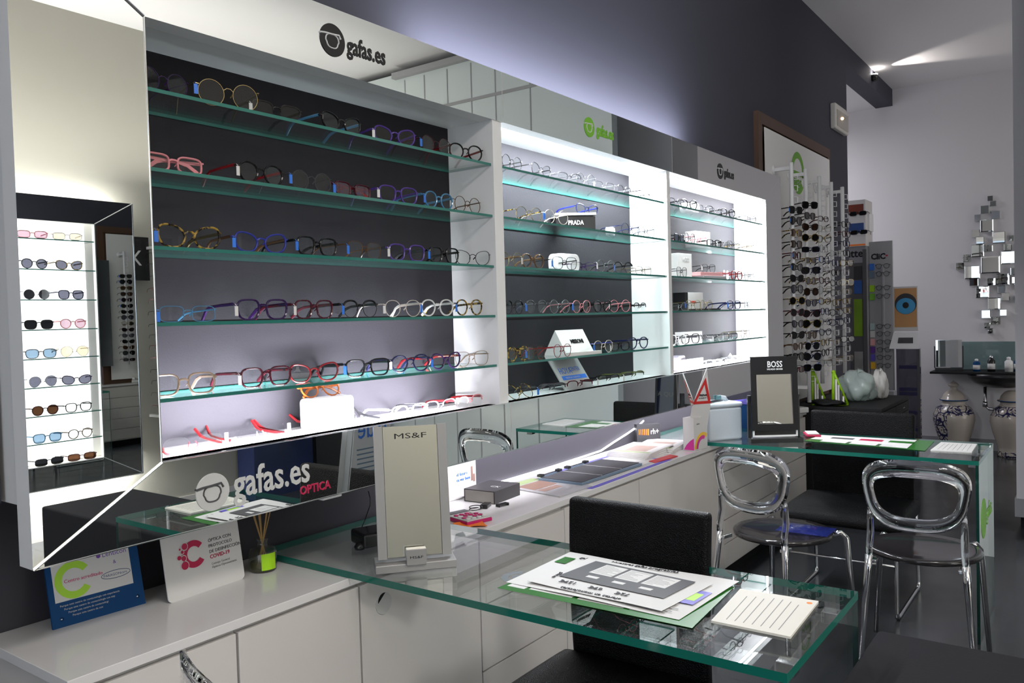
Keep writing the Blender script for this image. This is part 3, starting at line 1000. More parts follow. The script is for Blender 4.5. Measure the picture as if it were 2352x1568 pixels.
# LED strip lying along the wall and rising under the unit
pts = [Vector((2.25, .366, .756)), Vector((2.6, .368, .756)), Vector((3.0, .368, .756)), Vector((3.30, .368, .760))]
for (u_, v_) in ((1380, 1035), (1410, 1015), (1440, 996), (1466, 978), (1478, 966)):
    pts.append(at(u_, v_, 1, .366))
st = MB().tube(pts, .0042, 6).build('led_strip', K['led'], smooth=True)
tag(st, 'bright white light strip along the wall behind the worktop papers', 'light strip')
st2 = MB().tube([at(1592, 944, 1, .20), at(1641, 930, 1, .20)], .005, 6).build('led_strip', K['led'])
tag(st2, 'short bright light strip under the unit behind the warning stand', 'light strip')

# ================================================================== EYEWEAR


def fmat(name, col, rough=.18, metal=0, trans=0.0):
    if not trans and name not in ('white', 'champagne', 'pink', 'beige'):
        col = tuple(c*.5 for c in col)
    if trans:
        return sheet('frame_'+name, tuple(min(1, c*1.0) for c in col), 1.5, .05, 1-trans, col)
    return mat('frame_'+name, col, rough, metal)


FR = {
    'black': fmat('black', (.012, .011, .012)), 'tortoise': None,
    'dark purple': fmat('dark_purple', (.045, .012, .10)), 'purple': fmat('purple', (.14, .07, .42)),
    'blue': fmat('blue', (.045, .06, .45)), 'navy blue': fmat('navy', (.02, .025, .10)),
    'burgundy': fmat('burgundy', (.10, .008, .02)), 'red': fmat('red', (.35, .02, .025)),
    'sky blue': fmat('sky', (.12, .36, .62)), 'beige': fmat('beige', (.30, .22, .16)),
    'brown': fmat('brown', (.16, .08, .035)), 'gold': fmat('gold', (.62, .48, .24), .25, .9),
    'silver': fmat('silver', (.55, .55, .57), .25, .9), 'champagne': fmat('champagne', (.55, .48, .42), .3),
    'crystal': fmat('crystal', (.75, .75, .73), .1, trans=.35), 'pink': fmat('pink', (.60, .22, .24)),
    'white': fmat('white', (.70, .68, .68)), 'grey': fmat('grey', (.10, .10, .11)),
    'green': fmat('green', (.14, .17, .05)), 'orange': fmat('orange', (.62, .16, .03)),
}
tm = mat('frame_tortoise', (.05, .025, .01), .15)
nt = tm.node_tree
tcn = nt.nodes.new('ShaderNodeTexCoord')
nz = nt.nodes.new('ShaderNodeTexNoise')
nz.inputs['Scale'].default_value = 90
nt.links.new(tcn.outputs['Object'], nz.inputs['Vector'])
rp = nt.nodes.new('ShaderNodeValToRGB')
rp.color_ramp.elements[0].position = .46
rp.color_ramp.elements[0].color = (.015, .01, .006, 1)
rp.color_ramp.elements[1].position = .60
rp.color_ramp.elements[1].color = (.34, .22, .04, 1)
nt.links.new(nz.outputs['Fac'], rp.inputs[0])
nt.links.new(rp.outputs[0], nt.nodes['Principled BSDF'].inputs['Base Color'])
FR['tortoise'] = tm
LENS = {'clear': sheet('lens_clear', (.96, .97, .97), 1.28), 'dark': sheet('lens_dark', (.10, .10, .11), 1.55, 0, .25, (.02, .02, .022)),
        'brown': sheet('lens_brown', (.30, .20, .14), 1.5, 0, .2, (.06, .03, .02)), 'grey': sheet('lens_grey', (.38, .38, .44), 1.5, 0, .1, (.1, .1, .12)),
        'blue': sheet('lens_blue', (.50, .60, .70), 1.5, 0, .1, (.1, .14, .2)), 'pink': sheet('lens_pink', (.74, .62, .68), 1.5, 0, .1, (.3, .2, .25)),
        'sand': sheet('lens_sand', (.84, .78, .68), 1.5, 0, .1, (.3, .22, .15))}
STY = {'round': (.0235, .0225, 2.0), 'panto': (.0245, .0215, 2.25), 'square': (.0262, .0205, 3.4), 'cat-eye': (.0265, .0200, 2.6),
       'rectangular': (.0265, .0155, 3.6), 'aviator': (.0275, .0245, 2.35), 'half-rim': (.0262, .0165, 3.0), 'browline': (.0250, .0205, 2.4), 'big round': (.0275, .0270, 2.0)}


def outline(style, N=26):
    a, b, n = STY[style]
    out = []
    for i in range(N):
        t_ = 2*PI*i/N
        c_, s_ = math.cos(t_), math.sin(t_)
        x = math.copysign(abs(c_)**(2/n), c_)*a
        z = math.copysign(abs(s_)**(2/n), s_)*b
        if style in ('cat-eye',):
            z += .0045*(x/a)*(1 if z > 0 else .2)
        if style in ('panto', 'browline', 'cat-eye', 'square') and z < 0:
            x *= 1-.16*(-z/b)
        if style == 'aviator' and z < 0:
            x = x*(1-.28*(-z/b)) + .004*(-z/b)
        out.append((x, z))
    return out


PROTO = {}


def proto(style, thin):
    key = (style, thin)
    if key in PROTO: return PROTO[key]
    a, b, n = STY[style]
    r = .0009 if thin else .0021
    if style == 'half-rim': r = .0013
    cx = a+.0095
    cz = b+r
    ol = outline(style)
    f = MB()
    lens = []
    for sgn in (1, -1):
        pts = [(sgn*(cx+x), 0, cz+z) for x, z in ol]
        if style == 'half-rim':
            f.tube([p for p in pts if p[2] > cz-.002] if sgn > 0 else [p for p in pts if p[2] > cz-.002], r*1.5, 5)
        elif style == 'browline':
            f.tube(pts, .0008, 5, closed=True)
            f.tube([p for p in pts if p[2] > cz+.006], .0026, 6)
        else:
            f.tube(pts, r, 6 if not thin else 5, closed=True, flat=1.35)
        q = MB().prism([(p[0], p[2]) for p in pts], -.0006, .0006, XZ)
        lens.append(q)
        hx = 2*a+.0095
        zh = cz+b*.55
        f.tube([(sgn*(cx+a*.93), 0, zh-.001), (sgn*(hx+.004), .001, zh), (sgn*(hx+.0055), .007, zh)], r*1.25, 5)
        # nose pad
        f.tube([(sgn*.0095, .001, cz+.002), (sgn*.0065, .006, cz-.004)], .0011 if not thin else .0016, 5)
    f.tube([(-.0105, 0, cz+b*.30), (-.004, -.0008, cz+b*.48), (.004, -.0008, cz+b*.48), (.0105, 0, cz+b*.30)], r*1.15, 5)
    tmps = []
    hx = 2*a+.0095+.0055
    zh = cz+b*.55
    rt = .0011 if thin else .0021
    for sgn in (1, -1):
        dz = zh-.004
        t_ = MB().tube([(sgn*hx, .007, zh), (sgn*(hx+.001), .05, zh-.0015), (sgn*(hx-.001), .092, zh-.004), (sgn*(hx-.004), .108, zh-.35*dz), (sgn*(hx-.008), .128, zh-dz*.98)], [rt*1.1, rt, rt, rt*1.3, rt*1.2], 5, flat=1.6)
        # flattened paddle
        tmps.append(t_)
    mk = lambda m_, nm: m_.build(nm, [FR['black']], smooth=False)
    objs = dict(front=mk(f, 'front_frame'), l0=mk(lens[0], 'lens'), l1=mk(lens[1], 'lens'), t0=mk(tmps[0], 'temple'), t1=mk(tmps[1], 'temple'))
    tg = MB().box(-hx-.0045, -hx+.0035, -.005, -.004, zh-.024, zh-.004)
    tg.tube([(-hx, .001, zh+.001), (-hx, -.0045, zh-.003)], .0007, 4)
    objs['tag'] = tg.build('price_tag', [K['blue']])
    # simple one-mesh version
    s1 = MB()
    for q, m_ in ((f, 0), (tmps[0], 0), (tmps[1], 0), (lens[0], 1), (lens[1], 1)):
        s1.add(q.v, q.f, m_)
    objs['one'] = s1.build('eyeglasses', [FR['black'], LENS['clear']])
    datas = {}
    for k_, o_ in objs.items():
        datas[k_] = o_.data
        bpy.data.objects.remove(o_)
    datas['hx'] = hx
    PROTO[key] = datas
    return datas


def part(nm, data, parent, mt):
    o_ = bpy.data.objects.new(nm, data)
    o_.parent = parent
    COL.objects.link(o_)
    o_.material_slots[0].link = 'OBJECT'
    o_.material_slots[0].material = mt
    return o_


TCOL = {'blue': 'blue', 'white': 'paper', 'pink': 'pink'}


def eyewear(style, colour, loc, yaw=0, tag_=None, thin=None, lens='clear', label='', group='', name='eyeglasses', temple=None, flip=False, sc=1.0, simple=False, cat='eyeglasses', tilt=0, folded=False):
    if thin is None:
        thin = colour in ('gold', 'silver') or style in ('round', 'aviator')
    p = proto(style, thin)
    if simple:
        o_ = bpy.data.objects.new(name, p['one'])
        COL.objects.link(o_)
        for i, mt in enumerate((FR[colour], LENS[lens])):
            o_.material_slots[i].link = 'OBJECT'
            o_.material_slots[i].material = mt
    else:
        o_ = empty(name)
        part('front_frame', p['front'], o_, FR[colour])
        part('lens', p['l0'], o_, LENS[lens])
        part('lens', p['l1'], o_, LENS[lens])
        tc_ = FR[temple or colour]
        for sg, dk in ((1, 't0'), (-1, 't1')):
            te = part('temple', p[dk], o_, tc_)
            if folded:
                hinge = Matrix.Translation((sg*p['hx'], .007+(.004 if sg > 0 else 0), 0))
                te.matrix_local = hinge @ Matrix.Rotation(sg*PI/2, 4, 'Z') @ Matrix.Translation((-sg*p['hx'], -.007, 0))
        if tag_:
            part('price_tag', p['tag'], o_, K[TCOL[tag_]])
    o_.location = loc
    a, b, n = STY[style]
    o_.rotation_euler = (R(tilt), PI if flip else 0, yaw)
    if flip:
        o_.location.z += (2*b+.0045)*sc
    o_.scale = (sc, sc, sc)
    return tag(o_, label, cat, group)


ORD = ['first', 'second', 'third', 'fourth', 'fifth', 'sixth', 'seventh', 'eighth', 'ninth', 'tenth', 'eleventh', 'twelfth', 'thirteenth', 'fourteenth', 'fifteenth', 'sixteenth', 'seventeenth']
SHN = ['top', 'second', 'third', 'fourth', 'fifth', 'bottom']
BN = ['left', 'middle', 'right']
# (photo column of the front's centre, style, colour, tag, lens, options)
ROWS = {
    (0, 0): [(375, 'round', 'dark purple', 'white'), (525, 'big round', 'gold', 'blue'), (636, 'half-rim', 'black', 'white'), (785, 'cat-eye', 'black', None, dict(temple='sky blue')), (907, 'cat-eye', 'purple', 'white'), (1002, 'round', 'burgundy', 'blue'), (1070, 'panto', 'black', None, dict(temple='red'))],
    (0, 1): [(398, 'rectangular', 'pink', 'white', dict(folded=True)), (600, 'panto', 'black', 'white', dict(temple='red')), (716, 'round', 'grey', 'blue'), (810, 'rectangular', 'burgundy', 'blue', dict(temple='red', lens='pink', folded=True)), (915, 'square', 'purple', 'white'), (1008, 'panto', 'sky blue', 'blue'), (1074, 'round', 'brown', None)],
    (0, 2): [(436, 'cat-eye', 'tortoise', 'blue', dict(temple='gold', sc=1.08)), (600, 'cat-eye', 'blue', 'blue', dict(temple='brown')), (729, 'square', 'black', 'blue'), (838, 'square', 'brown', 'blue', dict(thin=True)), (935, 'square', 'purple', 'white', dict(temple='silver')), (1020, 'square', 'black', 'blue', dict(temple='black')), (1086, 'cat-eye', 'black', None, dict(thin=True))],
    (0, 3): [(432, 'rectangular', 'sky blue', 'blue', dict(thin=True)), (604, 'square', 'dark purple', 'white', dict(sc=1.04)), (722, 'square', 'burgundy', 'white'), (828, 'browline', 'black', 'blue'), (926, 'panto', 'champagne', 'white', dict(thin=True)), (1005, 'panto', 'crystal', 'blue'), (1078, 'panto', 'tortoise', 'blue')],
    (0, 4): [(422, 'square', 'beige', 'blue'), (612, 'square', 'burgundy', 'white'), (722, 'cat-eye', 'red', None, dict(temple='black')), (845, 'square', 'black', 'blue'), (943, 'panto', 'navy blue', 'white'), (1025, 'cat-eye', 'dark purple', 'blue', dict(temple='red')), (1084, 'square', 'beige', None, dict(thin=True))],
    (0, 5): [(445, 'half-rim', 'red', 'white', dict(flip=True, y=.048)), (600, 'half-rim', 'white', 'white', dict(flip=True, y=.048, temple='red')), (712, 'half-rim', 'pink', 'white', dict(flip=True, y=.048, temple='red')), (826, 'half-rim', 'grey', None, dict(flip=True, y=.048)), (942, 'half-rim', 'white', 'blue', dict(temple='white')), (1012, 'half-rim', 'grey', 'blue'), (1080, 'half-rim', 'pink', None, dict(temple='red'))],
    (1, 0): [(1176, 'round', 'black', None), (1243, 'cat-eye', 'black', None, dict(thin=True)), (1308, 'half-rim', 'grey', None), (1346, 'round', 'silver', None), (1388, 'rectangular', 'silver', 'white'), (1434, 'half-rim', 'grey', None), (1490, 'panto', 'black', None, dict(thin=True))],
    (1, 1): [(1215, 'round', 'gold', None, dict(temple='tortoise')), (1278, 'round', 'champagne', 'blue', dict(thin=True, y=.022)), (1448, 'round', 'navy blue', None, dict(thin=True)), (1484, 'round', 'grey', None, dict(thin=True))],
    (1, 2): [(1174, 'round', 'gold', None), (1224, 'panto', 'brown', 'white', dict(thin=False)), (1297, 'square', 'black', 'blue', dict(y=.02, thin=True)), (1341, 'rectangular', 'dark purple', None, dict(thin=True)), (1392, 'round', 'silver', 'white'), (1432, 'browline', 'black', 'blue'), (1478, 'rectangular', 'gold', None)],
    (1, 3): [(1180, 'browline', 'black', 'white'), (1232, 'browline', 'grey', 'blue'), (1286, 'round', 'silver', None), (1336, 'panto', 'pink', 'blue', dict(thin=True)), (1384, 'cat-eye', 'black', None, dict(y=.03)), (1424, 'round', 'pink', 'white'), (1470, 'half-rim', 'black', None)],
    (1, 4): [(1190, 'panto', 'tortoise', None), (1230, 'square', 'brown', 'blue', dict(thin=True)), (1292, 'panto', 'red', None, dict(thin=True, y=.018)), (1386, 'panto', 'champagne', 'blue', dict(thin=True, temple='blue')), (1424, 'rectangular', 'black', 'white'), (1466, 'panto', 'navy blue', None)],
    (1, 5): [(1203, 'big round', 'tortoise', None, dict(thin=True, tilt=-35)), (1268, 'half-rim', 'grey', 'blue'), (1332, 'half-rim', 'burgundy', None, dict(y=.02)), (1398, 'half-rim', 'black', 'white'), (1456, 'half-rim', 'green', 'white')],
    (2, 0): [(1553, 'half-rim', 'grey', None), (1582, 'panto', 'black', None, dict(y=.05)), (1618, 'half-rim', 'grey', 'white'), (1644, 'rectangular', 'silver', 'white'), (1672, 'panto', 'black', None), (1697, 'round', 'silver', None), (1720, 'rectangular', 'grey', 'white')],
    (2, 1): [(1560, 'rectangular', 'black', None, dict(lens='blue')), (1584, 'round', 'grey', 'white'), (1606, 'round', 'pink', None, dict(thin=True)), (1640, 'rectangular', 'black', None), (1662, 'rectangular', 'silver', 'white'), (1684, 'square', 'black', None, dict(thin=True)), (1718, 'panto', 'tortoise', None, dict(thin=True))],
    (2, 2): [(1566, 'square', 'grey', None, dict(thin=True)), (1667, 'round', 'red', None, dict(y=.07)), (1692, 'square', 'red', None), (1721, 'panto', 'black', None, dict(thin=True))],
    (2, 3): [(1562, 'rectangular', 'silver', 'blue'), (1592, 'round', 'gold', 'blue', dict(y=.03)), (1622, 'round', 'gold', None), (1686, 'square', 'navy blue', 'blue'), (1718, 'square', 'grey', None, dict(thin=True))],
    (2, 4): [(1556, 'square', 'white', None), (1586, 'square', 'grey', 'white', dict(y=.025)), (1614, 'half-rim', 'grey', None), (1650, 'rectangular', 'silver', 'white'), (1677, 'rectangular', 'grey', 'white'), (1712, 'round', 'brown', None, dict(temple='gold'))],
    (2, 5): [(1640, 'half-rim', 'white', None), (1668, 'half-rim', 'silver', 'white'), (1696, 'half-rim', 'silver', None), (1718, 'half-rim', 'white', None)],
}
for (b_, s_), row in ROWS.items():
    z_ = (SZ+[ZI0])[s_]+.0002
    k_ = 0
    for it in row:
        u_, style, colr, tg_ = it[:4]
        op = dict(it[4]) if len(it) > 4 else {}
        y_ = op.pop('y', .042)
        v_ = 700
        # photo row of this shelf at that column, one correction step is enough
        pt = at(u_, v_, 1, y_)
        k_ += 1
        wd = 'glasses' if op.get('lens', 'clear') == 'clear' else 'tinted glasses'
        onn = ('on the %s glass shelf' % SHN[s_]) if s_ < 5 else 'on the floor'
        lab = '%s %s %s, %s from left %s of the %s bay' % (colr, style, wd, ORD[k_-1], onn, BN[b_])
        # solve x for the column at this height
        for _ in range(3):
            d_ = (Vector((pt.x, y_, z_+.02))-CAM)
            vv = 784-FPX*d_.dot(Up)/d_.dot(Fw)
            pt = at(u_, vv, 1, y_)
        yw = R(random.uniform(-14, 8))
        if op.pop('noyaw', None): yw = 0
        eyewear(style, colr, (pt.x, y_, z_), yw, tg_, lens=op.pop('lens', 'clear'), label=lab, group='eyeglasses on the %s bay shelves' % BN[b_], sc=op.pop('sc', 1.0)*1.11, **op)

# things standing between the frames


def on_shelf(u, y, z):
    p = at(u, 700, 1, y)
    for _ in range(3):
        d_ = (Vector((p.x, y, z+.02))-CAM)
        vv = 784-FPX*d_.dot(Up)/d_.dot(Fw)
        p = at(u, vv, 1, y)
    return Vector((p.x, y, z+.0003))


def rbox(m_, w, d, h, r=.01):
    pl = []
    for (cx__, cz__, a_) in ((w/2-r, r, -90), (w/2-r, h-r, 0), (-w/2+r, h-r, 90), (-w/2+r, r, 180)):
        pl += [(cx__+r*math.cos(R(a_+18*i)), cz__+r*math.sin(R(a_+18*i))) for i in range(6)]
    return m_.prism(pl, -d/2, d/2, XZ)


p = on_shelf(753, .10, ZI0)
o = empty('spectacle_case', tuple(p), R(-3), 'white spectacle case standing on end at the foot of the left bay', 'case')
rbox(MB(), .145, .05, .085, .012).build('shell', K['white'], o, bevel=.003)
MB().tube([(.03+.011*math.cos(2*PI*i/20), -.0255, .04+.011*math.sin(2*PI*i/20)) for i in range(20)], .001, 4, closed=True).build('round_emblem', K['lgrey'], o)
eyewear('panto', 'orange', (p.x-.01, .105, ZI0+.0853), R(-8), None, label='orange glasses lying on top of the white case in the left bay', group='', tilt=-28, folded=True)
p = on_shelf(1316, .11, SZ[1])
o = empty('display_box', tuple(p), R(42), 'black presentation box with white lettering and grey lid in the middle bay', 'box')
MB().box(-.078, .078, -.066, .066, 0, .050).build('body', K['black'], o, bevel=.001)
MB().box(-.082, .082, -.070, .070, .054, .064).build('lid', K['grey'], o, bevel=.001)
MB().box(-.070, .070, -.060, .060, .050, .054).build('lid_rim', K['black'], o)
text('PRADA', .024, K['white'], o, (0, -.0668, .018), align='CENTER', sx=.8, bold=.0004)
o.rotation_euler.z = R(-48)
p = on_shelf(1337, .10, SZ[1])
eyewear('cat-eye', 'navy blue', (p.x, .075, SZ[1]+.0647), R(-12), None, label='navy blue cat-eye glasses standing on the black presentation box', temple='blue')
p = on_shelf(1402, .11, SZ[1])
o = empty('spectacle_case', tuple(p), R(20), 'small white oval case behind the black presentation box', 'case')
rbox(MB(), .08, .03, .036, .017).build('shell', K['white'], o, bevel=.002)
p = on_shelf(1296, .12, SZ[2])
o = empty('spectacle_case', tuple(p), R(-4), 'white rounded case on the third shelf of the middle bay', 'case')
rbox(MB(), .15, .045, .072, .025).build('shell', K['white'], o, bevel=.003)
MB().box(-.07, .07, -.0245, -.0235, .040, .0412).build('seam', K['lgrey'], o)
p = on_shelf(1308, .10, SZ[4])
o = empty('name_tent', tuple(p), R(-8), 'white card tent with black lettering on the fifth shelf, middle bay', 'sign')
MB().prism([(-.06, 0), (.06, 0), (.0, .098)], -.085, .085, lambda a_, b_, c_: (c_, a_, b_)).build('tent', K['paper'], o)
MB().box(-.11, .11, -.075, -.062, 0, .012).build('foot', K['paper'], o)
text('MISSONI', .024, K['black'], o, (.012, -.0335, .046), (math.atan2(.098, .06), 0, 0), align='CENTER', sx=.85, bold=.001)
p = on_shelf(1318, .09, ZI0)
o = empty('brand_plate', (p.x-.01, .055, ZI0+.0003), R(-3), 'leaning silver plate with blue lettering at the foot of the middle bay', 'sign')
tp = R(34)
Hq = Matrix.Rotation(-tp, 4, 'X')
MB().box(-.098, .098, 0, .006, 0, .152).xf(Hq).build('plate', mat('satin_plate', (.42, .43, .43), .4, .3), o, bevel=.001)
ltext(o, tp, 'HOYA', .040, K['blue'], -.075, .072, sx=.75)
ltext(o, tp, 'CENTER', .026, K['blue'], .000, .082, sx=.72)
flat(o, Hq, [(-.075, .045), (.088, .045), (.088, .063), (-.075, .063)], -.0003, K['blue'])
ltext(o, tp, 'VISION & CUIDADO', .011, K['lgrey'], -.055, .050)
# right bay
p = on_shelf(1584, .10, SZ[0])
o = empty('spectacle_case', tuple(p), 0, 'white domed case under black glasses on the top shelf, right bay', 'case')
rbox(MB(), .12, .06, .05, .024).build('shell', K['white'], o, bevel=.004)
p = on_shelf(1603, .13, SZ[1])
o = empty('carton', tuple(p), R(-8), 'plain white carton on the second shelf of the right bay', 'box')
MB().box(-.075, .075, -.03, .03, 0, .085).build('carton', K['white'], o, bevel=.001)
p = on_shelf(1562, .13, SZ[2])
o = empty('carton', tuple(p), R(-4), 'tall off-white carton with faint lettering on the third shelf, right bay', 'box')
MB().box(-.07, .07, -.03, .03, 0, .125).build('carton', K['paper'], o, bevel=.001)
text('WOOD', .030, K['lgrey'], o, (-.03, -.0308, .085), sx=.7)
p = on_shelf(1617, .09, SZ[2])
o = empty('flat_box', tuple(p), R(-6), 'pink flat box over a grey one on the third shelf, right bay', 'box')
MB().box(-.125, .105, -.05, .05, .014, .033).build('pink_lid', K['pink'], o, bevel=.001)
MB().box(-.10, .14, -.055, .05, 0, .014).build('grey_base', K['grey'], o, bevel=.001)
eyewear('square', 'black', (p.x-.01, .06, SZ[2]+.0338), R(-10), 'white', thin=True, label='black thin square glasses standing on the pink flat box', group='')
p = on_shelf(1581, .12, SZ[3])
o = empty('carton', tuple(p), R(-6), 'white carton with red lettering and a black end, right bay', 'box')
MB().box(-.062, .090, -.035, .035, 0, .092).build('carton', K['white'], o, bevel=.001)
MB().box(-.092, -.062, -.035, .035, 0, .092).build('black_end', K['black'], o, bevel=.001)
text('CARRERA', .018, K['red'], o, (-.040, -.0358, .036), sx=.75, bold=.0006)
MB().box(-.062, .25, -.05, -.036, 0, .008).build('black_foot', K['black'], o)
p = on_shelf(1582, .12, SZ[4])
o = empty('carton', tuple(p), R(-6), 'plain white low carton on the fifth shelf of the right bay', 'box')
MB().box(-.085, .085, -.03, .03, 0, .055).build('carton', K['white'], o, bevel=.001)
p = on_shelf(1556, .10, ZI0)
o = empty('spectacle_case', tuple(p), 0, 'lilac rounded case at the foot of the right bay', 'case')
rbox(MB(), .085, .05, .075, .015).build('shell', mat('lilac_card', (.40, .36, .44), .5), o, bevel=.003)
p = on_shelf(1592, .06, ZI0)
o = empty('name_block', tuple(p), R(-3), 'white sign with large grey block letters at the foot of the right bay', 'sign')
MB().box(-.115, .115, 0, .012, 0, .055).build('block', K['white'], o, bevel=.001)
text('POLICE', .058, K['grey'], o, (0, -.001, .008), align='CENTER', sx=.9, bold=.0012)
p = on_shelf(1677, .15, ZI0)
o = empty('name_tent', tuple(p), R(20), 'tiny black and grey tent card in the back corner, right bay', 'sign')
MB().prism([(-.03, 0), (.03, 0), (.0, .045)], -.035, .035, lambda a_, b_, c_: (c_, a_, b_)).build('tent', K['grey'], o)

# ================================================================== CHAIRS


def clear_chair():
    """origin on the floor under the seat centre, backrest on the -X side"""
    o_ = empty('clear_backed_chair')
    # seat
    MB().lathe([(0, .447), (.09, .448), (.175, .455), (.205, .460), (.210, .455), (.209, .440), (.185, .432), (0, .430)], 48).build('seat', K['seat_black'], o_, smooth=True)
    # back ring in the (y,z) plane, bowed towards -x
    N = 64

    def bow(y, z):
        return -.215 - .035*max(0, (z-.46))/.38 - .05*(1-(y/.20)**2)*.75 + .03
    outer, inner = [], []
    for i in range(N):
        t_ = 2*PI*i/N
        c_, s_ = math.cos(t_), math.sin(t_)
        n = 3.0
        yo = math.copysign(abs(c_)**(2/n), c_)
        zo = math.copysign(abs(s_)**(2/n), s_)
        k_ = (zo+1)/2
        oy = yo*(.158+.047*k_)
        oz = .705+zo*(.140 if zo > 0 else .135)
        iy = yo*(.125+.035*k_)
        iz = .702+zo*(.078 if zo > 0 else .082)
        outer.append((oy, oz))
        inner.append((iy, iz))
    m_ = MB()
    vs = []
    for (oy, oz), (iy, iz) in zip(outer, inner):
        for (y, z, dx) in ((oy, oz, -.004), (oy, oz, .006), (iy, iz, .012), (iy, iz, -.012)):
            vs.append((bow(y, z)+dx, y, z))
    fs = []
    for i in range(N):
        j = (i+1) % N
        for q in range(4):
            fs.append((4*i+q, 4*i+(q+1) % 4, 4*j+(q+1) % 4, 4*j+q))
    m_.add(vs, fs)
    for sy in (1, -1):
        m_.tube([(bow(.17, .66), sy*.164, .645), (bow(.165, .60), sy*.161, .60), (bow(.163, .55), sy*.161, .55), (-.222, sy*.163, .50), (-.222, sy*.165, .452)], [.008, .015, .017, .0155, .0145], 12, flat=.8)
    b_ = m_.build('backrest', K['clear'], o_, smooth=True)
    for sy in (1, -1):
        MB().tube([(-.222, sy*.165, .462), (-.226, sy*.170, .40), (-.262, sy*.200, .0)], [.0145, .0135, .010], 10).build('leg', K['chrome'], o_, smooth=True)
        MB().tube([(.150, sy*.150, .440), (.172, sy*.172, .447), (.190, sy*.188, .425), (.215, sy*.215, .0)], [.012, .013, .0135, .010], 10).build('leg', K['chrome'], o_, smooth=True)
        MB().box(-.222, -.165, sy*.150-.010, sy*.150+.010, .428, .443).build('seat_bracket', K['chrome'], o_, bevel=.003)
    return o_


def dup(o_, loc, rz, label, sc=None):
    c_ = o_.copy()
    COL.objects.link(c_)
    c_.location, c_.rotation_euler = loc, (0, 0, rz)
    c_['label'] = label
    if sc: c_.scale = sc
    for ch in o_.children:
        d_ = ch.copy()
        COL.objects.link(d_)
        d_.parent = c_
        for gch in ch.children:
            e_ = gch.copy()
            COL.objects.link(e_)
            e_.parent = d_
    return c_


ch = clear_chair()
ch.location, ch.rotation_euler = (3.555, -.462, 0), (0, 0, R(-17))
tag(ch, 'clear-backed chair with a round black seat, left one facing the far desk', 'chair', 'clear-backed chairs')
dup(ch, (3.575, -1.018, 0), R(3), 'clear-backed chair with a round black seat, right one beside the desk end')
dup(ch, (1.016, -.446, 0), R(-17), 'clear-backed chair at the near desk, only its back rim in view at bottom')

# plastic wrap on the left chair's seat
bw = MB()
n = 12
vs, fs = [], []
for i in range(n+1):
    for j in range(n+1):
        x_, y_ = (i/n-.5)*.16, (j/n-.5)*.22
        z_ = .008+.014*abs(math.sin(9*x_*10+3*math.cos(y_*40)))*(1-(abs(i/n-.5)*2)**2)*(1-(abs(j/n-.5)*2)**2)
        vs.append((x_, y_, z_))
fs = [(i*(n+1)+j, i*(n+1)+j+1, (i+1)*(n+1)+j+1, (i+1)*(n+1)+j) for i in range(n) for j in range(n)]
bw.add(vs, fs)
K['wrap'] = sheet('blue_wrap', (.35, .38, .75), 1.45, .08, .45, (.02, .03, .20))
o = bw.build('plastic_wrap', K['wrap'], smooth=True, fix=False)
o.location = (3.60, -.55, .452)
tag(o, 'crumpled dark blue plastic wrap lying on the left clear-backed chair seat', 'wrap')


def leather_chair():
    """origin on the floor under the seat centre, backrest on +X side"""
    o_ = empty('leather_chair')
    m_ = MB()
    n = 14
    vs = []
    for k in range(n+1):
        z = .33+(.905-.33)*k/n
        bx = .235+.03*math.sin((z-.33)/.6*PI)*-.5
        hw = .208+.008*(k/n)
        for (dx, hy) in ((-.020, hw-.006), (.020, hw-.006)):
            vs += [(bx+dx, -hy, z), (bx+dx, hy, z)]
    fs = []
    for k in range(n):
        a_, b2 = 4*k, 4*(k+1)
        fs += [(a_, a_+1, b2+1, b2), (a_+2, b2+2, b2+3, a_+3), (a_, b2, b2+2, a_+2), (a_+1, a_+3, b2+3, b2+1)]
    fs += [(0, 2, 3, 1), (4*n, 4*n+1, 4*n+3, 4*n+2)]
    m_.add(vs, fs)
    m_.build('backrest', K['leather'], o_, bevel=.013)
    st_ = MB()
    for sy in (-1, 1):
        st_.tube([(.215, sy*.196, .34), (.219, sy*.197, .60), (.228, sy*.202, .90)], .0022, 5)
    st_.build('stitching', K['black'], o_)
    m_ = MB()
    nn = 10
    vs, fs = [], []
    for L_ in (0, 1):
        for i in range(nn+1):
            for j in range(nn+1):
                x = -.26+.47*i/nn
                y = -.23+.46*j/nn
                e = (1-(2*i/nn-1)**4)*(1-(2*j/nn-1)**4)
                rf = 1-.0*(i == 0)
                z = .475+.012*e-.02*(1-i/nn)**6 if L_ else .405
                vs.append((x, y*(.97 if (i == 0) else 1), z))
    N_ = (nn+1)**2
    for i in range(nn):
        for j in range(nn):
            a_ = i*(nn+1)+j
            fs.append((a_, a_+nn+1, a_+nn+2, a_+1))
            fs.append((N_+a_, N_+a_+1, N_+a_+nn+2, N_+a_+nn+1))
        for (s0, s1) in ((i, i+1), (nn*(nn+1)+i, nn*(nn+1)+i+1), (i*(nn+1), (i+1)*(nn+1)), (i*(nn+1)+nn, (i+1)*(nn+1)+nn)):
            fs.append((s0, s1, s1+N_, s0+N_))
    m_.add(vs, fs)
    m_.build('seat', K['leather'], o_, bevel=.018)
    for sy in (-1, 1):
        MB().tube([(-.20, sy*.20, .41), (-.225, sy*.205, .40), (-.232, sy*.205, .30), (-.248, sy*.208, .04), (-.240, sy*.208, .012), (-.21, sy*.208, .008), (.24, sy*.208, .008), (.27, sy*.208, .012), (.276, sy*.208, .04), (.245, sy*.205, .35), (.240, sy*.205, .42)], .008, 8).build('sled_leg', K['chrome'], o_, smooth=True)
    MB().tube([(-.236, -.205, .25), (-.236, .205, .25)], .006, 8).build('crossbar', K['chrome'], o_, smooth=True)
    return o_


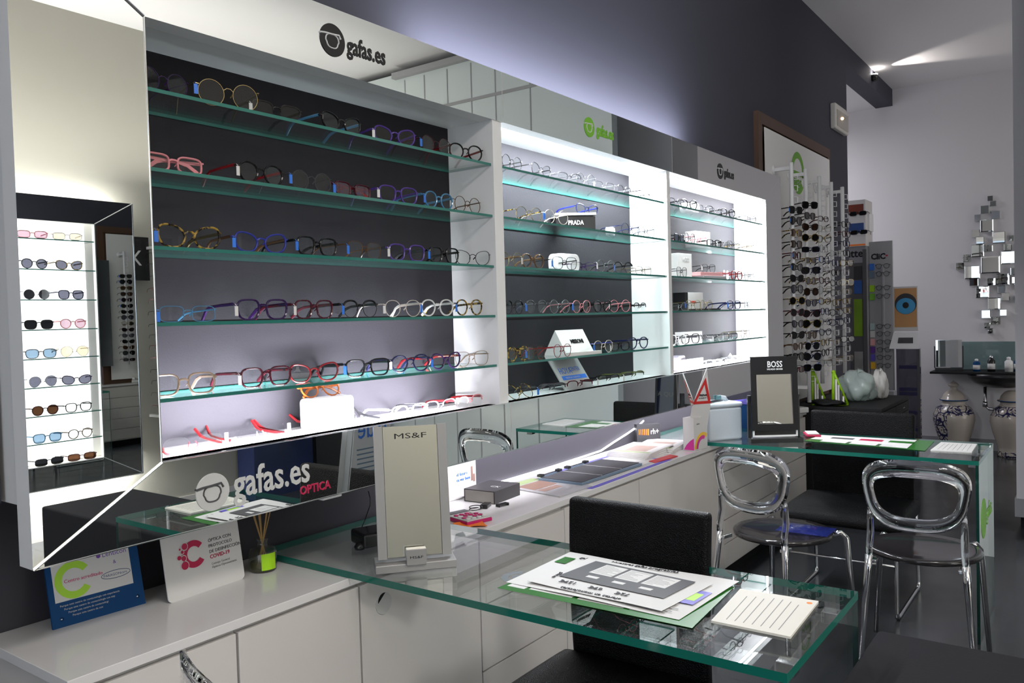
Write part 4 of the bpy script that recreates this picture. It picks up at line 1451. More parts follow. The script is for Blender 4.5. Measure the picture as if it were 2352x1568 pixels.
lc = leather_chair()
lc.location = (1.735, -.585, 0)
tag(lc, 'black leather chair with a high square back pushed under the near desk', 'chair', 'black leather chairs')
dup(lc, (4.195, -.595, 0), 0, 'black leather chair with a high square back behind the far desk', (1, 1.20, .98))

# upholstered block at the bottom right
o = empty('bench', (1.86, -1.66, 0), 0, 'dark grey upholstered bench block at the bottom right corner, beyond the desk end', 'bench')
MB().box(-.22, .205, -.50, .49, .05, .65).build('block', K['bench'], o, bevel=.01)
box('plinth', -.20, .185, -.48, .47, 0, .05, K['matblack'], o)

# ================================================================== DOOR PANEL, LIGHTS ON THE WALL
dp = empty('door_1', (5.80, YW, 0), 0, kind='structure')
fm = MB()
fm.prism([(-.805, 0), (-.805, 2.651), (.81, 2.651), (.81, 0), (.75, 0), (.75, 2.58), (-.735, 2.58), (-.735, 0)], -.03, 0, XZ)
fm.box(-.735, .75, -.012, 0, 0, 2.58)
fm.build('door_frame', K['brown'], dp)
sp = empty('wall_panel', (5.80, YW-.035, 0), 0, 'white panel with a green ring logo behind the glasses poles', 'panel')
MB().box(-.713, .755, -.004, 0, .80, 2.563).build('board', K['white'], sp)
m_ = MB()
for i in range(40):
    b0, b1 = 2*PI*i/40, 2*PI*(i+1)/40
    m_.add([(-.05+r_*math.cos(b_), -.0055, 2.36+r_*math.sin(b_)) for r_, b_ in ((.145, b0), (.145, b1), (.10, b1), (.10, b0))], [(0, 1, 2, 3)])
m_.prism([(-.19, 2.34), (.09, 2.34), (.09, 2.37), (-.19, 2.37)], -.0055, -.005, XZ)
m_.build('logo_ring', K['green'], sp)
text('gafas', .10, K['green'], sp, (-.17, -.006, 2.27), bold=.002)

em = empty('emergency_light', (6.94, YW, 2.93), 0, 'white emergency light with a small warm lamp high on the slate wall', 'lamp')
MB().prism([(-.20, -.09), (.20, -.09), (.20, .07), (.12, .11), (-.20, .11)], -.045, 0, XZ).build('housing', mat('aged_plastic', (.62, .60, .56), .4), em, bevel=.012)
MB().lathe([(0, -.01), (.012, -.008), (.014, 0), (.012, .008), (0, .01)], 12, (-.03, -.048, .01)).build('bulb', mat('warm_bulb', (1, .6, .3), .5, emis=9, ecol=(1, .62, .32)), em, smooth=True)
MB().box(-.17, .17, -.05, -.045, -.07, .06).build('diffuser', sheet('diffuser', (.9, .88, .82), 1.4, .1, .5, (.7, .66, .58)), em)

sl = empty('wall_spotlight', (8.2, YW-.02, 3.555), 0, 'small bright spotlight on the slate lintel by the ceiling', 'spotlight')
MB().lathe([(.03, 0), (.034, .01), (.034, .05), (.028, .055)], 18, (0, 0, -.03)).build('housing', K['black'], sl, smooth=True)
MB().lathe([(0, 0), (.024, 0), (.024, .003), (0, .003)], 18, (0, -.008, .027)).build('lamp_disc', mat('spot_lamp', (1, .95, .9), .5, emis=60, ecol=(1, .93, .86)), sl)
sp_ = bpy.data.lights.new('spot', 'SPOT')
sp_.energy = 26
sp_.color = (1, .93, .85)
sp_.spot_size = R(62)
sp_.spot_blend = .6
sp_.shadow_soft_size = .02
so = bpy.data.objects.new('spot', sp_)
COL.objects.link(so)
so.location = (8.2, .05, 3.56)
so.rotation_euler = Vector((-.10, -1, .10)).to_track_quat('-Z', 'Y').to_euler()
# alcove downlight
dl = empty('downlight', (8.32, .62, 3.466), 0, 'recessed round downlight in the alcove ceiling', 'downlight')
MB().lathe([(.045, 0), (.05, -.004), (.03, -.004), (.03, 0)], 24).build('ring', K['grey'], dl, smooth=True)

# ================================================================== POLES WITH GLASSES
PX = [5.242, 5.546, 5.862, 6.163, 6.472]
bracket = MB()
bracket.tube([(.012, 0, .016), (.036, 0, .016), (.036, 0, -.018), (.012, 0, -.018)], .0028, 5)
brd = bracket.build('bracket', K['pole'])
bdata = brd.data
bpy.data.objects.remove(brd)
SUN = ['dark', 'brown', 'dark', 'grey', 'dark']
pstyles = ['square', 'aviator', 'panto', 'cat-eye', 'round', 'square', 'rectangular']
TOPZ = [2.345, 2.345, 2.335, 2.33, 2.33]
BOTZ = [.98, .80, .90, .93, .93]
PN = ['first', 'second', 'third', 'fourth', 'fifth']
for k, x in enumerate(PX):
    po = empty('display_pole', (x, -.01, 0), 0, '%s white pole from the left on the glasses wall rack' % PN[k], 'display pole', 'white poles of the glasses rack')
    MB().lathe([(.014, BOTZ[k]), (.014, TOPZ[k]), (.012, TOPZ[k]+.004), (0, TOPZ[k]+.004)], 12).build('pole', K['pole'], po, smooth=True)
    for zz in (TOPZ[k]-.03, BOTZ[k]+.10):
        MB().box(-.011, .011, 0, .107 if k < 5 else .14, zz-.011, zz+.011).build('arm', K['pole'], po)
        MB().lathe([(.032, 0), (.032, .006), (.02, .010)], 16).xf(Matrix.Translation((0, .112, zz)) @ Matrix.Rotation(PI/2, 4, 'X')).build('wall_rosette', K['pole'], po, smooth=True)
    z0 = 2.045
    nrow = [15, 14, 16, 15, 16][k]
    first = {0: 0, 1: -1, 2: 0, 3: 3, 4: 0}[k]
    for i in range(-4, 16):
        zb = z0-i*.0717-(.012 if k % 2 else 0)
        if zb < BOTZ[k]+.06 or zb > TOPZ[k]-.05: continue
        br = bpy.data.objects.new('bracket', bdata)
        br.parent = po
        br.location = (0, -.008, zb)
        br.rotation_euler = (0, 0, R(-35))
        COL.objects.link(br)
        if i < first or i > 14: continue
        sun = k < 2
        st_ = random.choice(pstyles)
        colr = random.choice(['black', 'tortoise', 'black', 'brown', 'navy blue', 'burgundy', 'black'] if sun else ['black', 'grey', 'silver', 'tortoise', 'black', 'navy blue', 'gold', 'burgundy'])
        yw = R(-random.choice([6, 12, 18, 30])) if k != 1 else R(-random.choice([12, 30, 40, 48]))
        ln = random.choice(SUN) if sun else 'clear'
        lab = '%s %s %s, %s down on the %s pole of the rack' % (colr, st_, 'sunglasses' if sun else 'glasses', ORD[i-first], PN[k])
        a_, b_, _n = STY[st_]
        eyewear(st_, colr, (x+.0, -.034-(.0), zb-.022), yw, random.choice([None, None, 'blue', 'white']) if k < 3 else None, lens=ln, label=lab, group='sunglasses on the pole rack' if sun else 'eyeglasses on the pole rack',
                name='sunglasses' if sun else 'eyeglasses', simple=(k > 2), cat='sunglasses' if sun else 'eyeglasses', thin=(False if sun else None), sc=1.08)

# ================================================================== BLACK DRESSER AND WHAT IS ON IT
ds = empty('dresser', (6.0, -.16, 0), 0, 'black dresser of small drawers below the pole rack', 'dresser')
MB().box(-.45, .44, -.29, .26, .04, .755).build('body', K['matblack'], ds)
MB().box(-.46, .45, -.30, .265, .755, .775).build('top', K['matblack'], ds, bevel=.002)
for c_ in range(2):
    for r_ in range(10):
        d_ = MB().box(-.44+.435*c_, -.01+.435*c_, -.297, -.291, .06+.069*r_, .06+.069*r_+.064).build('drawer', K['matblack'], ds)
        MB().box(-.25+.435*c_, -.19+.435*c_, -.305, -.2972, .09+.069*r_, .094+.069*r_).build('handle', K['chrome'], d_)
ZD = .7755
K['stand_green'] = mat('stand_green', (.22, .42, .005), .4)


def aboard(x, y, h, rz, label):
    o_ = empty('book_stand', (x, y, ZD), rz, label, 'stand', 'green stands on the black dresser')
    g_s = MB()
    for a_, b_ in (((-.035, 0, .006), (-.028, 0, h)), ((-.028, 0, h), (.062, 0, .006)), ((-.035, 0, .006), (.062, 0, .006))):
        g_s.tube([a_, b_], .0095, 8, flat=1.5)
    g_s.lathe([(0, -.012), (.013, -.006), (.013, .006), (0, .012)], 12, (-.028, 0, h))
    g_s.build('green_frame', K['stand_green'], o_, smooth=True)
    for q_ in range(4):
        MB().box(-.022+.015*q_, -.011+.015*q_, -.018, .04, .018, h*(.78-.17*q_)).build('leaflet', [K['paper'], K['lgrey'], K['dgrey'], K['paper']][q_], o_)
    return o_


aboard(5.62, -.04, .235, R(-55), 'lime green triangular stand on the black dresser, left one')
aboard(5.64, -.17, .225, R(-58), 'lime green triangular stand holding leaflets beside the plastic bag')
# crumpled plastic bag
bg = MB()
nu, nv = 28, 16
vs, fs = [], []
for i in range(nv+1):
    ph = PI*i/nv
    for j in range(nu):
        th_ = 2*PI*j/nu
        r_ = 1+.16*math.sin(3*th_+2*ph)+.09*math.sin(7*th_-4*ph)+.06*math.sin(11*th_+5*ph)
        vs.append((.105*r_*math.sin(ph)*math.cos(th_), .125*r_*math.sin(ph)*math.sin(th_), max(0, .095+.10*r_*math.cos(ph))))
for i in range(nv):
    for j in range(nu):
        fs.append((i*nu+j, i*nu+(j+1) % nu, (i+1)*nu+(j+1) % nu, (i+1)*nu+j))
bg.add(vs, fs)
o = bg.build('plastic_bag', K['bag'], smooth=True)
o.location = (5.98, -.215, ZD+.001)
tag(o, 'crumpled pale plastic bag on the black dresser beside the green stand', 'bag')
o2 = MB().add([(x_*.9+.02, y_*.55-.02, z_*1.02) for x_, y_, z_ in vs], fs).build('paper_bag', mat('crumpled_white', (.55, .54, .52), .7), smooth=True)
o2.scale = (.8, .8, .95)
o2.location = (6.17, -.30, ZD+.001)
tag(o2, 'crumpled white paper bag behind the pale plastic bag on the dresser', 'bag')
ct = MB().add([(x_*.75, y_*1.0, z_*.20) for x_, y_, z_ in vs], fs).build('folded_cloth', K['matblack'], smooth=True)
ct.location = (5.62, -.10, ZD+.001)
tag(ct, 'folded black cloth on the dresser in front of the green stands', 'cloth')

# white phone-like block near the dresser corner
o = empty('desk_phone', (5.36, .02, .7505), R(-30), 'white desk phone with handset at the right end of the worktop', 'phone')
MB().box(-.06, .06, -.05, .06, 0, .035).build('base', K['lgrey'], o, bevel=.006)
MB().box(-.055, -.02, -.045, .055, .035, .065).build('handset', K['white'], o, bevel=.01)
MB().box(-.05, .05, .055, .06, .03, .10).build('rest_plate', K['lgrey'], o)
o = empty('tray_box', (4.62, .03, .7505), R(-20), 'dark blue plastic tray behind the black mirror on the worktop', 'tray')
MB().box(-.12, .12, -.07, .07, 0, .14).build('tray', K['navy'], o, bevel=.006)
MB().box(-.125, .125, -.075, .075, .14, .155).build('lid', K['violet'], o, bevel=.004)

# ================================================================== DISPLAY TOWERS AT THE OPENING


def towerbox(o_, w, d, z0, z1, mt, nm, yoff=0, bev=.002):
    return MB().box(-w/2, w/2, -d/2+yoff, d/2+yoff, z0, z1).build(nm, mt, o_, bevel=bev)


tw = empty('display_tower', (8.02, .258, 0), 0, 'tall grey glasses tower with a white picture head at the opening', 'display tower')
K['tower'] = mat('tower_grey', (.22, .22, .24), .35)
# faces the camera side (-x): local frame uses x as depth
MB().box(-.12, .14, -.11, .12, .05, 1.98).build('cabinet', K['tower'], tw, bevel=.004)
MB().box(-.125, -.119, -.085, .10, .45, 1.83).build('dark_window', K['dgrey'], tw)
MB().box(-.140, -.119, -.115, -.085, .45, 1.95).build('front_post', K['dgrey'], tw, bevel=.002)
MB().box(-.14, .13, -.115, .13, 1.98, 2.40).build('head', K['paper'], tw, bevel=.003)
pic1 = mat('sunset_print', (.18, .03, .012), .5, var=.7)
pic2 = mat('blue_print', (.02, .06, .22), .5, var=.8)
MB().box(-.1415, -.1402, -.10, .03, 2.27, 2.36).build('picture', pic1, tw)
MB().box(-.1415, -.1402, -.10, .03, 2.10, 2.19).build('picture', pic2, tw)
MB().box(-.1415, -.1402, .055, .12, 2.27, 2.35).build('picture', mat('lilac_print', (.25, .25, .40), .5, var=.5), tw)
MB().box(-.1415, -.1402, .055, .12, 2.09, 2.18).build('picture', mat('warm_print', (.40, .20, .14), .5, var=.6), tw)
MB().box(-.142, -.1402, -.11, .10, 1.985, 2.0).build('orange_strip', K['orange'], tw)
text('nette', .10, K['black'], tw, (-.1215, .115, 1.885), (PI/2, 0, -PI/2), ext=.001, bold=.002, sx=.95)
MB().box(-.06, .10, -.13, -.115, 2.12, 2.28).build('side_card', K['white'], tw)
for i, (z0_, z1_, y0_, y1_, m_) in enumerate(((1.68, 1.80, -.075, -.005, 'dgrey'), (1.55, 1.67, -.075, -.005, 'blue'), (1.16, 1.50, -.075, .0, 'lime'), (.80, 1.02, -.075, .0, 'paper'), (.85, 1.05, .04, .08, 'green'), (.50, .75, -.06, .07, 'violet'))):
    MB().box(-.130, -.1255, y0_, y1_, z0_, z1_).build('pack', mat('pack_print', tuple(.35*c for c in K[m_].node_tree.nodes['Principled BSDF'].inputs[0].default_value[:3]), .4, var=.6), tw, bevel=.001)
for i, (zz, yy) in enumerate(((2.255, -.055), (2.085, -.06))):
    eyewear('rectangular', 'black', (7.865, .258+yy, zz), -PI/2, None, lens='dark', label='dark wraparound sunglasses on the tower head, %s pair' % ('upper', 'lower')[i], group='sunglasses on the tower head', name='sunglasses', simple=True, cat='sunglasses', sc=1.15, thin=False)
    MB().box(-.165, -.14, yy-.01, yy+.01, zz-.004, zz).build('peg', K['white'], tw)

tw2 = empty('display_stand', (8.0, 0.055, 0), 0, 'grey panel stand with a column of black reading glasses', 'display stand')
MB().box(0, .03, -.108, .088, .35, 2.02).build('panel', mat('panel_grey', (.33, .33, .34), .5), tw2, bevel=.002)
MB().box(-.10, .12, -.105, .075, 0, .35).build('base', K['dgrey'], tw2, bevel=.003)
text('CliC', .070, K['black'], tw2, (-.0015, .072, 1.86), (PI/2, 0, -PI/2), ext=.0008, bold=.0025, sx=.95)
text('UNETIC', .034, K['darkink'], tw2, (-.0015, .055, .66), (PI/2, 0, -PI/2), ext=.0008, sx=1.05, bold=.0008)
MB().box(-.003, -.001, -.07, -.055, 1.88, 1.895).build('red_mark', K['crimson'], tw2)
zz_ = [518, 572, 668, 726, 934, 986, 1042, 1096, 1148, 1205]
for i, zpx in enumerate(zz_):
    zv = at(2020, 440+zpx/3.014, 0, 7.97).z
    MB().box(-.02, 0, .045, .084, zv-.03, zv+.03).build('pack', [K['blue'], K['steel'], K['lime'], K['green'], K['aqua'], K['paper'], K['pink'], K['purple'], K['violet'], K['yellow']][i], tw2)
    eyewear('round' if i % 2 else 'panto', 'black', (7.965, .022, zv-.02), -PI/2+R(6), None, label='black reading glasses, %s from top on the grey panel stand' % ORD[i], group='reading glasses on the panel stand', simple=True, thin=False, sc=.95)
MB().box(-.030, -.0, -.040, -.025, .70, 1.78).build('peg_rail', K['grey'], tw2)
nb = empty('product_box', (7.2, .02, 0), 0, 'tall grey box with white lettering beside the black dresser', 'box')
yA, yB = at(2003, 900, 0, 7.2).y, at(2053, 900, 0, 7.2).y
zA, zB = at(2030, 898, 0, 7.2).z, .30
nb.location.y = (yA+yB)/2
MB().box(0, .10, (yB-yA)/2, (yA-yB)/2, .0, zA).build('carton', K['tower'], nb, bevel=.002)
text('NETIC', .032, K['white'], nb, (-.001, (yA-yB)/2-.012, zA-.055), (PI/2, 0, -PI/2), ext=.0005, bold=.0008)
MB().box(-.002, 0, (yB-yA)/2+.012, .03, zA-.25, zA-.12).build('white_print', K['paper'], nb)

ey = empty('eye_display', (8.0, -.155, 0), 0, 'eye picture card above a white panel on a translucent column', 'display')
ye0, ye1 = .092, -.088
MB().box(.02, .026, -.098, .10, 1.20, 1.60).build('card', K['paper'], ey, bevel=.001)
MB().box(.018, .0199, -.090, .093, 1.235, 1.585).build('eyelid_print', K['skin'], ey)
Mr = Matrix.Identity(4)
def edisc(ry, rz_, x, mt, nm, cy=0, cz=1.42):
    m_ = MB().add([(x, cy+ry*math.cos(2*PI*i/32), cz+rz_*math.sin(2*PI*i/32)) for i in range(32)], [tuple(range(32))])
    return m_.build(nm, mt, ey, fix=False)
edisc(.091, .094, .0172, K['darkink'], 'lash_print', cz=1.445)
edisc(.079, .072, .0165, K['iris'], 'iris_print', cz=1.425)
edisc(.026, .028, .0158, K['black'], 'pupil_print', cz=1.432)
MB().add([(.0, .10, 1.19), (.0, -.10, 1.19), (-.07, -.115, 1.045), (-.07, .125, 1.045), (.004, .10, 1.19), (.004, -.10, 1.19), (-.066, -.115, 1.043), (-.066, .125, 1.043)], [(0, 1, 2, 3), (4, 7, 6, 5), (0, 3, 7, 4), (1, 5, 6, 2), (0, 4, 5, 1), (2, 6, 7, 3)]).build('white_panel', K['white'], ey)
MB().add([(-.024, .055, 1.142), (-.024, -.065, 1.142), (-.048, -.068, 1.092), (-.048, .058, 1.092)], [(0, 1, 2, 3)]).xf(Matrix.Translation((-.003, 0, .001))).build('dark_slot', K['dgrey'], ey, fix=False)
K['smoke'] = sheet('smoky_acrylic', (.45, .45, .50), 1.45, .02, .35, (.08, .08, .10))
MB().box(-.03, .10, -.105, .075, .05, 1.04).build('column', K['smoke'], ey)
MB().box(-.035, -.028, -.118, -.095, .05, 1.04).build('dark_edge', K['dgrey'], ey)
for i, zv in enumerate((.86, .66, .62, .45, .30)):
    MB().box(.0, .05, -.09, .06, zv, zv+.03).build('blue_pack', K['violet'], ey)
text('PRESBYOPIA', .05, K['lgrey'], ey, (-.036, .03, .30), (PI/2, -PI/2, -PI/2), ext=.0004)
MB().box(-.04, .12, -.12, .10, 0, .05).build('foot', K['black'], ey)

# ================================================================== FAR WALL: MOSAIC MIRROR, SINK, JARS
mm = empty('mosaic_mirror', (XFAR, -.72, 1.8), 0, 'wall mirror made of many small square mirrors in a diamond shape', 'mirror')
SQ = [(484, 63, 34, 32), (502, 93, 38, 32), (455, 127, 52, 48), (514, 158, 58, 50), (412, 173, 40, 38), (464, 220, 76, 70), (400, 263, 48, 44), (532, 286, 76, 68), (424, 304, 48, 42), (582, 341, 50, 42), (412, 362, 76, 72), (477, 347, 48, 42), (350, 404, 48, 44), (312, 451, 50, 44), (485, 443, 112, 98), (588, 400, 90, 76), (380, 485, 90, 76), (613, 480, 34, 44), (390, 543, 54, 44), (556, 525, 78, 68), (492, 540, 48, 44), (438, 598, 78, 68), (547, 583, 48, 42), (571, 625, 50, 46), (507, 664, 76, 68), (458, 725, 54, 50), (557, 716, 42, 38), (515, 762, 56, 48), (468, 790, 36, 34), (487, 821, 34, 32), (650, 345, 50, 44), (665, 410, 60, 60), (660, 480, 50, 50), (650, 560, 60, 56), (625, 530, 40, 40), (645, 640, 44, 40), (610, 290, 40, 36)]
for i, (cx, cy, w_, h_) in enumerate(SQ):
    u_, v_ = 2080+cx/2.489, 430+cy/2.489
    p = at(u_, v_, 0, XFAR-.02)
    p1 = at(u_+w_/2.489/2, v_, 0, XFAR-.02)
    p2 = at(u_, v_+h_/2.489/2, 0, XFAR-.02)
    hy, hz = abs(p1.y-p.y)*.98, abs(p2.z-p.z)*.98
    q = MB()
    dep = .010+.012*((i*7) % 3)
    q.add([(-dep-.006, -hy*.88, -hz*.88), (-dep-.006, hy*.88, -hz*.88), (-dep-.006, hy*.88, hz*.88), (-dep-.006, -hy*.88, hz*.88),
           (-dep, -hy, -hz), (-dep, hy, -hz), (-dep, hy, hz), (-dep, -hy, hz), (0, -hy, -hz), (0, hy, -hz), (0, hy, hz), (0, -hy, hz)],
          [(0, 1, 2, 3), (0, 4, 5, 1), (1, 5, 6, 2), (2, 6, 7, 3), (3, 7, 4, 0), (4, 8, 9, 5), (5, 9, 10, 6), (6, 10, 11, 7), (7, 11, 8, 4), (8, 11, 10, 9)])
    o = q.build('mirror_tile', K['mirror'], mm)
    o.location = (0, p.y+.72, p.z-1.8)
    o.rotation_euler = (0, 0, R(((i*37) % 9-4)*1.2))

sk = empty('washstand', (8.88, -.66, .79), 0, 'black wall shelf with a dark basin and chrome waste pipe', 'washstand')
MB().box(-.22, .22, -.55, .42, -.02, 0).build('shelf', K['matblack'], sk, bevel=.003)
MB().lathe([(.0, -.16), (.12, -.15), (.22, -.11), (.27, -.06), (.285, -.021)], 32, (0, -.15, 0)).build('basin', K['porcelain_dark'], sk, smooth=True)
MB().tube([(-.02, -.02, -.15), (-.02, -.02, -.33), (-.02, -.05, -.36), (-.02, -.28, -.36)], .014, 10).build('waste_pipe', K['chrome'], sk, smooth=True)
MB().lathe([(.022, 0), (.022, .05)], 12, (-.02, -.02, -.34)).build('trap', K['chrome'], sk, smooth=True)
MB().box(.205, .217, -.55, .30, .0, .27).build('glass_splashback', sheet('splash', (.70, .80, .80), 1.5, .02, .25, (.35, .45, .45)), sk)
tm_ = empty('tabletop_mirror', (8.80, -.385, .7905), R(-78), 'square mirror on a black stand on the washstand shelf', 'mirror')
MB().box(-.12, .12, -.04, .04, 0, .03).box(-.125, -.115, -.01, .01, .03, .24).box(.115, .125, -.01, .01, .03, .24).build('stand', K['black'], tm_, bevel=.002)
MB().box(-.108, .108, -.018, -.010, .04, .295).build('mirror_glass', K['mirror'], tm_)
MB().box(-.112, .112, -.010, .0, .036, .299).build('frame', K['chrome'], tm_)


def bottle(x, y, r, h, m_, cap, label, mlabel=None):
    o_ = empty('bottle', (x, y, .7905), 0, label, 'bottle', 'bottles on the washstand shelf')
    MB().lathe([(0, 0), (r, 0), (r, h*.68), (r*.45, h*.80), (r*.42, h*.82)], 18).build('body', m_, o_, smooth=True)
    MB().lathe([(r*.5, h*.80), (r*.5, h*.96), (0, h)], 14).build('cap', cap, o_, smooth=True)
    MB().lathe([(r*1.01, h*.15), (r*1.01, h*.5)], 18).build('label', mlabel or K['paper'], o_, smooth=True, fix=False)


for (u_, r_, h_, mb, mc, lab) in ((2243, .030, .12, K['navy'], K['white'], 'dark blue and white bottle beside the small mirror'), (2277, .032, .15, K['black'], K['chrome'], 'black pump bottle in the middle of the washstand shelf'), (2317, .034, .14, K['white'], K['white'], 'white bottle at the right of the washstand shelf'), (2330, .03, .14, K['navy'], K['white'], 'blue bottle at the far right of the washstand shelf')):
    p = at(u_, 835, 0, 8.80+.0)
    if u_ == 2330: p.x += .07
    bottle(p.x, p.y-(.02 if u_ == 2330 else 0), r_, h_, mb, mc, lab)


def jar(x, y, half, label, knob=True):
    o_ = empty('ginger_jar', (x, y, 0), 0, label, 'jar', 'lidded ceramic jars under the washstand')
    m_ = vase_mat('jar_%d' % int(half*100+50), half)
    MB().lathe([(0, 0), (.125, 0), (.130, .02), (.120, .05), (.128, .10), (.165, .22), (.185, .32), (.182, .38), (.155, .44), (.110, .475), (.100, .49), (.102, .515)], 44).build('body', m_, o_, smooth=True)
    MB().lathe([(.120, .515), (.122, .522), (.105, .530), (.095, .565), (.065, .60), (.040, .612)]+([(.030, .625), (.028, .645), (.045, .655), (.048, .665), (.030, .685), (.008, .70), (0, .71)] if knob else [(0, .615)]), 40).build('lid', m_, o_, smooth=True)
    o2_ = MB().tube([(.121*math.cos(2*PI*i/36), .121*math.sin(2*PI*i/36), .519) for i in range(36)], .005, 6, closed=True).build('lid_rim', K['navy'], o_, smooth=True)
    return o_


j1 = jar(8.86, -.415, .035, 'blue and white lidded jar with painted flank, left under the washstand')
j1.scale = (.98, .98, .98)
j2 = jar(8.83, -.905, 5.0, 'plain cream lidded jar partly behind the column, right under the washstand', knob=False)

# ================================================================== OPPOSITE SIDE OF THE SHOP (seen in the mirrors)
YO = -4.0
ou = empty('display_unit', (0, YO, 0), 0, 'mirror framed backlit sunglasses unit on the opposite wall, seen reflected', 'display unit')
OX0, OX1, OZ0, OZ1 = 1.30, 3.14, .375, 2.305
IX0, IX1, IZ0, IZ1 = 1.57, 2.865, .53, 2.14


def oband(poly):
    return MB().prism(poly, 0, -.04, XZ, 0, 1).build('mirror_panel', [K['mirror'], K['white']], ou)


oband([(OX0, OZ0), (IX0, IZ0), (IX0, IZ1), (OX0, OZ1)])
oband([(OX1, OZ0), (OX1, OZ1), (IX1, IZ1), (IX1, IZ0)])
oband([(OX0, OZ1), (IX0, IZ1), (IX1, IZ1), (OX1, OZ1)])
oband([(OX0, OZ0), (OX1, OZ0), (IX1, IZ0), (IX0, IZ0)])
tr = MB()
for a_, b_ in (((OX1, OZ1), (IX1, IZ1)), ((OX1, OZ0), (IX1, IZ0)), ((IX1, IZ0), (IX1, IZ1)), ((IX0, IZ0), (IX1, IZ0)), ((OX0, OZ0), (OX1, OZ0)), ((OX1, OZ0), (OX1, OZ1))):
    tr.tube([(a_[0], .002, a_[1]), (b_[0], .002, b_[1])], .003, 5)
tr.build('edge_trim', K['trim'], ou)
K['lightbox'] = mat('lit_panel', (1, 1, 1), .5, emis=1.7, ecol=(.99, 1, .98))
box('back_panel', IX0, IX1, -.155, -.15, IZ0, IZ1, K['lightbox'], ou)
SP = [(150, 552), (150, 620), (150, 688), (150, 755), (150, 820), (150, 884), (150, 948), (150, 1010)]
LS = [('rectangular', 'pink', 'pink'), ('rectangular', 'white', 'sand'), ('panto', 'grey', 'grey'), ('cat-eye', 'tortoise', 'grey'), ('round', 'grey', 'dark'), ('square', 'navy blue', 'grey'), ('square', 'black', 'dark'), ('panto', 'pink', 'pink'),
      ('square', 'grey', 'blue'), ('aviator', 'gold', 'sand'), ('aviator', 'grey', 'grey'), ('cat-eye', 'dark purple', 'grey'), ('panto', 'burgundy', 'brown'), ('square', 'black', 'clear'), ('square', 'sky blue', 'blue'), ('panto', 'brown', 'clear'), ('rectangular', 'black', 'dark'), ('rectangular', 'burgundy', 'brown')]
k = 0
zs = []
for j, (u_, v_) in enumerate(SP):
    zz = at(u_, v_, 1, 4.05).z
    zs.append(zz)
    g = MB().box(IX0+.002, IX1-.002, -.14, -.012, zz-.007, zz)
    g.m = [0, 0, 1, 1, 1, 1]
    g.build('glass_shelf', [K['glass'], K['shelf_edge']], ou)
for j, zz in enumerate(zs+[IZ0]):
    for c_, u_ in enumerate((78+2*j, 158+1.5*j)):
        st_, colr, ln = LS[k]
        k += 1
        x_ = at(u_, 700, 1, 4.05).x
        eyewear(st_, colr, (x_, YO-.03, zz+.0003), PI+R(random.uniform(-8, 14)), None, lens=ln, label='%s %s sunglasses, %s shelf of the opposite unit, %s column' % (colr, st_, ORD[j], ('left', 'right')[c_]), group='sunglasses on the opposite wall unit', name='sunglasses', cat='sunglasses', simple=True, sc=1.42)
# spacer frame behind the opposite unit with halo LEDs
box('spacer', OX0+.15, OX1-.15, -.19, -.16, OZ0+.15, OZ1-.15, K['white'], ou)
# posts with glasses right of the opposite unit
for k2, x_ in enumerate((3.33, 3.75)):
    po = empty('display_pole', (x_, YO-.02, 0), 0, '%s white glasses pole on the opposite wall, seen only in the mirror' % ('near', 'far')[k2], 'display pole', 'white poles on the opposite wall')
    MB().lathe([(.012, .7), (.012, 2.1), (0, 2.1)], 10).build('pole', K['pole'], po, smooth=True)
    MB().box(-.01, .01, -.1795, 0, 2.0, 2.02).box(-.01, .01, -.1795, 0, .75, .77).build('arm', K['pole'], po)
    for i in range(14):
        eyewear(pstyles[i % 7], ['black', 'silver', 'pink', 'grey', 'red'][(i*3+k2) % 5], (x_, YO+.02, 1.93-.085*i), PI+R(10), None, label='thin glasses, %s down on the %s pole of the opposite wall' % (ORD[i], ('near', 'far')[k2]), group='glasses on the opposite wall poles', simple=True, thin=True)
o = empty('counter_sign', (3.22, YO-.17, 1.93), 0, 'small black sign board high on the opposite wall, seen in the mirror', 'sign')
MB().box(-.09, .12, 0, .02, -.16, .16).build('board', K['black'], o)
text('X', .16, K['white'], o, (.06, .022, -.05), (PI/2, 0, PI), ext=.001)
# dark panels with posters on the opposite wall
cbo = empty('base_cabinet', (3.9, YO-.0, 0), 0, 'dark tall wall panel with posters against the opposite wall, seen in the mirror', 'cabinet')
MB().box(.15, .75, -.17, .05, .0, 1.9).build('blue_poster_panel', mat('poster_navy', (.02, .03, .09), .3, var=.6), cbo)
MB().box(.25, .50, .051, .053, .45, 1.5).build('poster_print', mat('poster_pale', (.30, .34, .42), .4), cbo)
text('LA GAFA QUE', .06, K['lgrey'], cbo, (.72, .054, .8), (PI/2, 0, PI))
MB().box(.85, 1.15, -.17, -.02, 0, 2.2).build('dark_strip', K['dgrey'], cbo)
o = empty('floor_poster', (4.96, YO+.45, 0), 0, 'white poster stand reading true on the opposite side, seen in the mirror', 'poster')
MB().box(-.24, .24, -.02, .0, .02, 1.1).build('board', K['paper'], o)
text('true', .26, K['blue'], o, (.20, .002, .42), (PI/2, 0, PI), ext=.001, sx=.8)
for i in range(7):
    MB().box(-.17, .19-.03*(i % 3), .0005, .0015, .08+.04*i, .092+.04*i).build('printed_text', K['steel'], o)

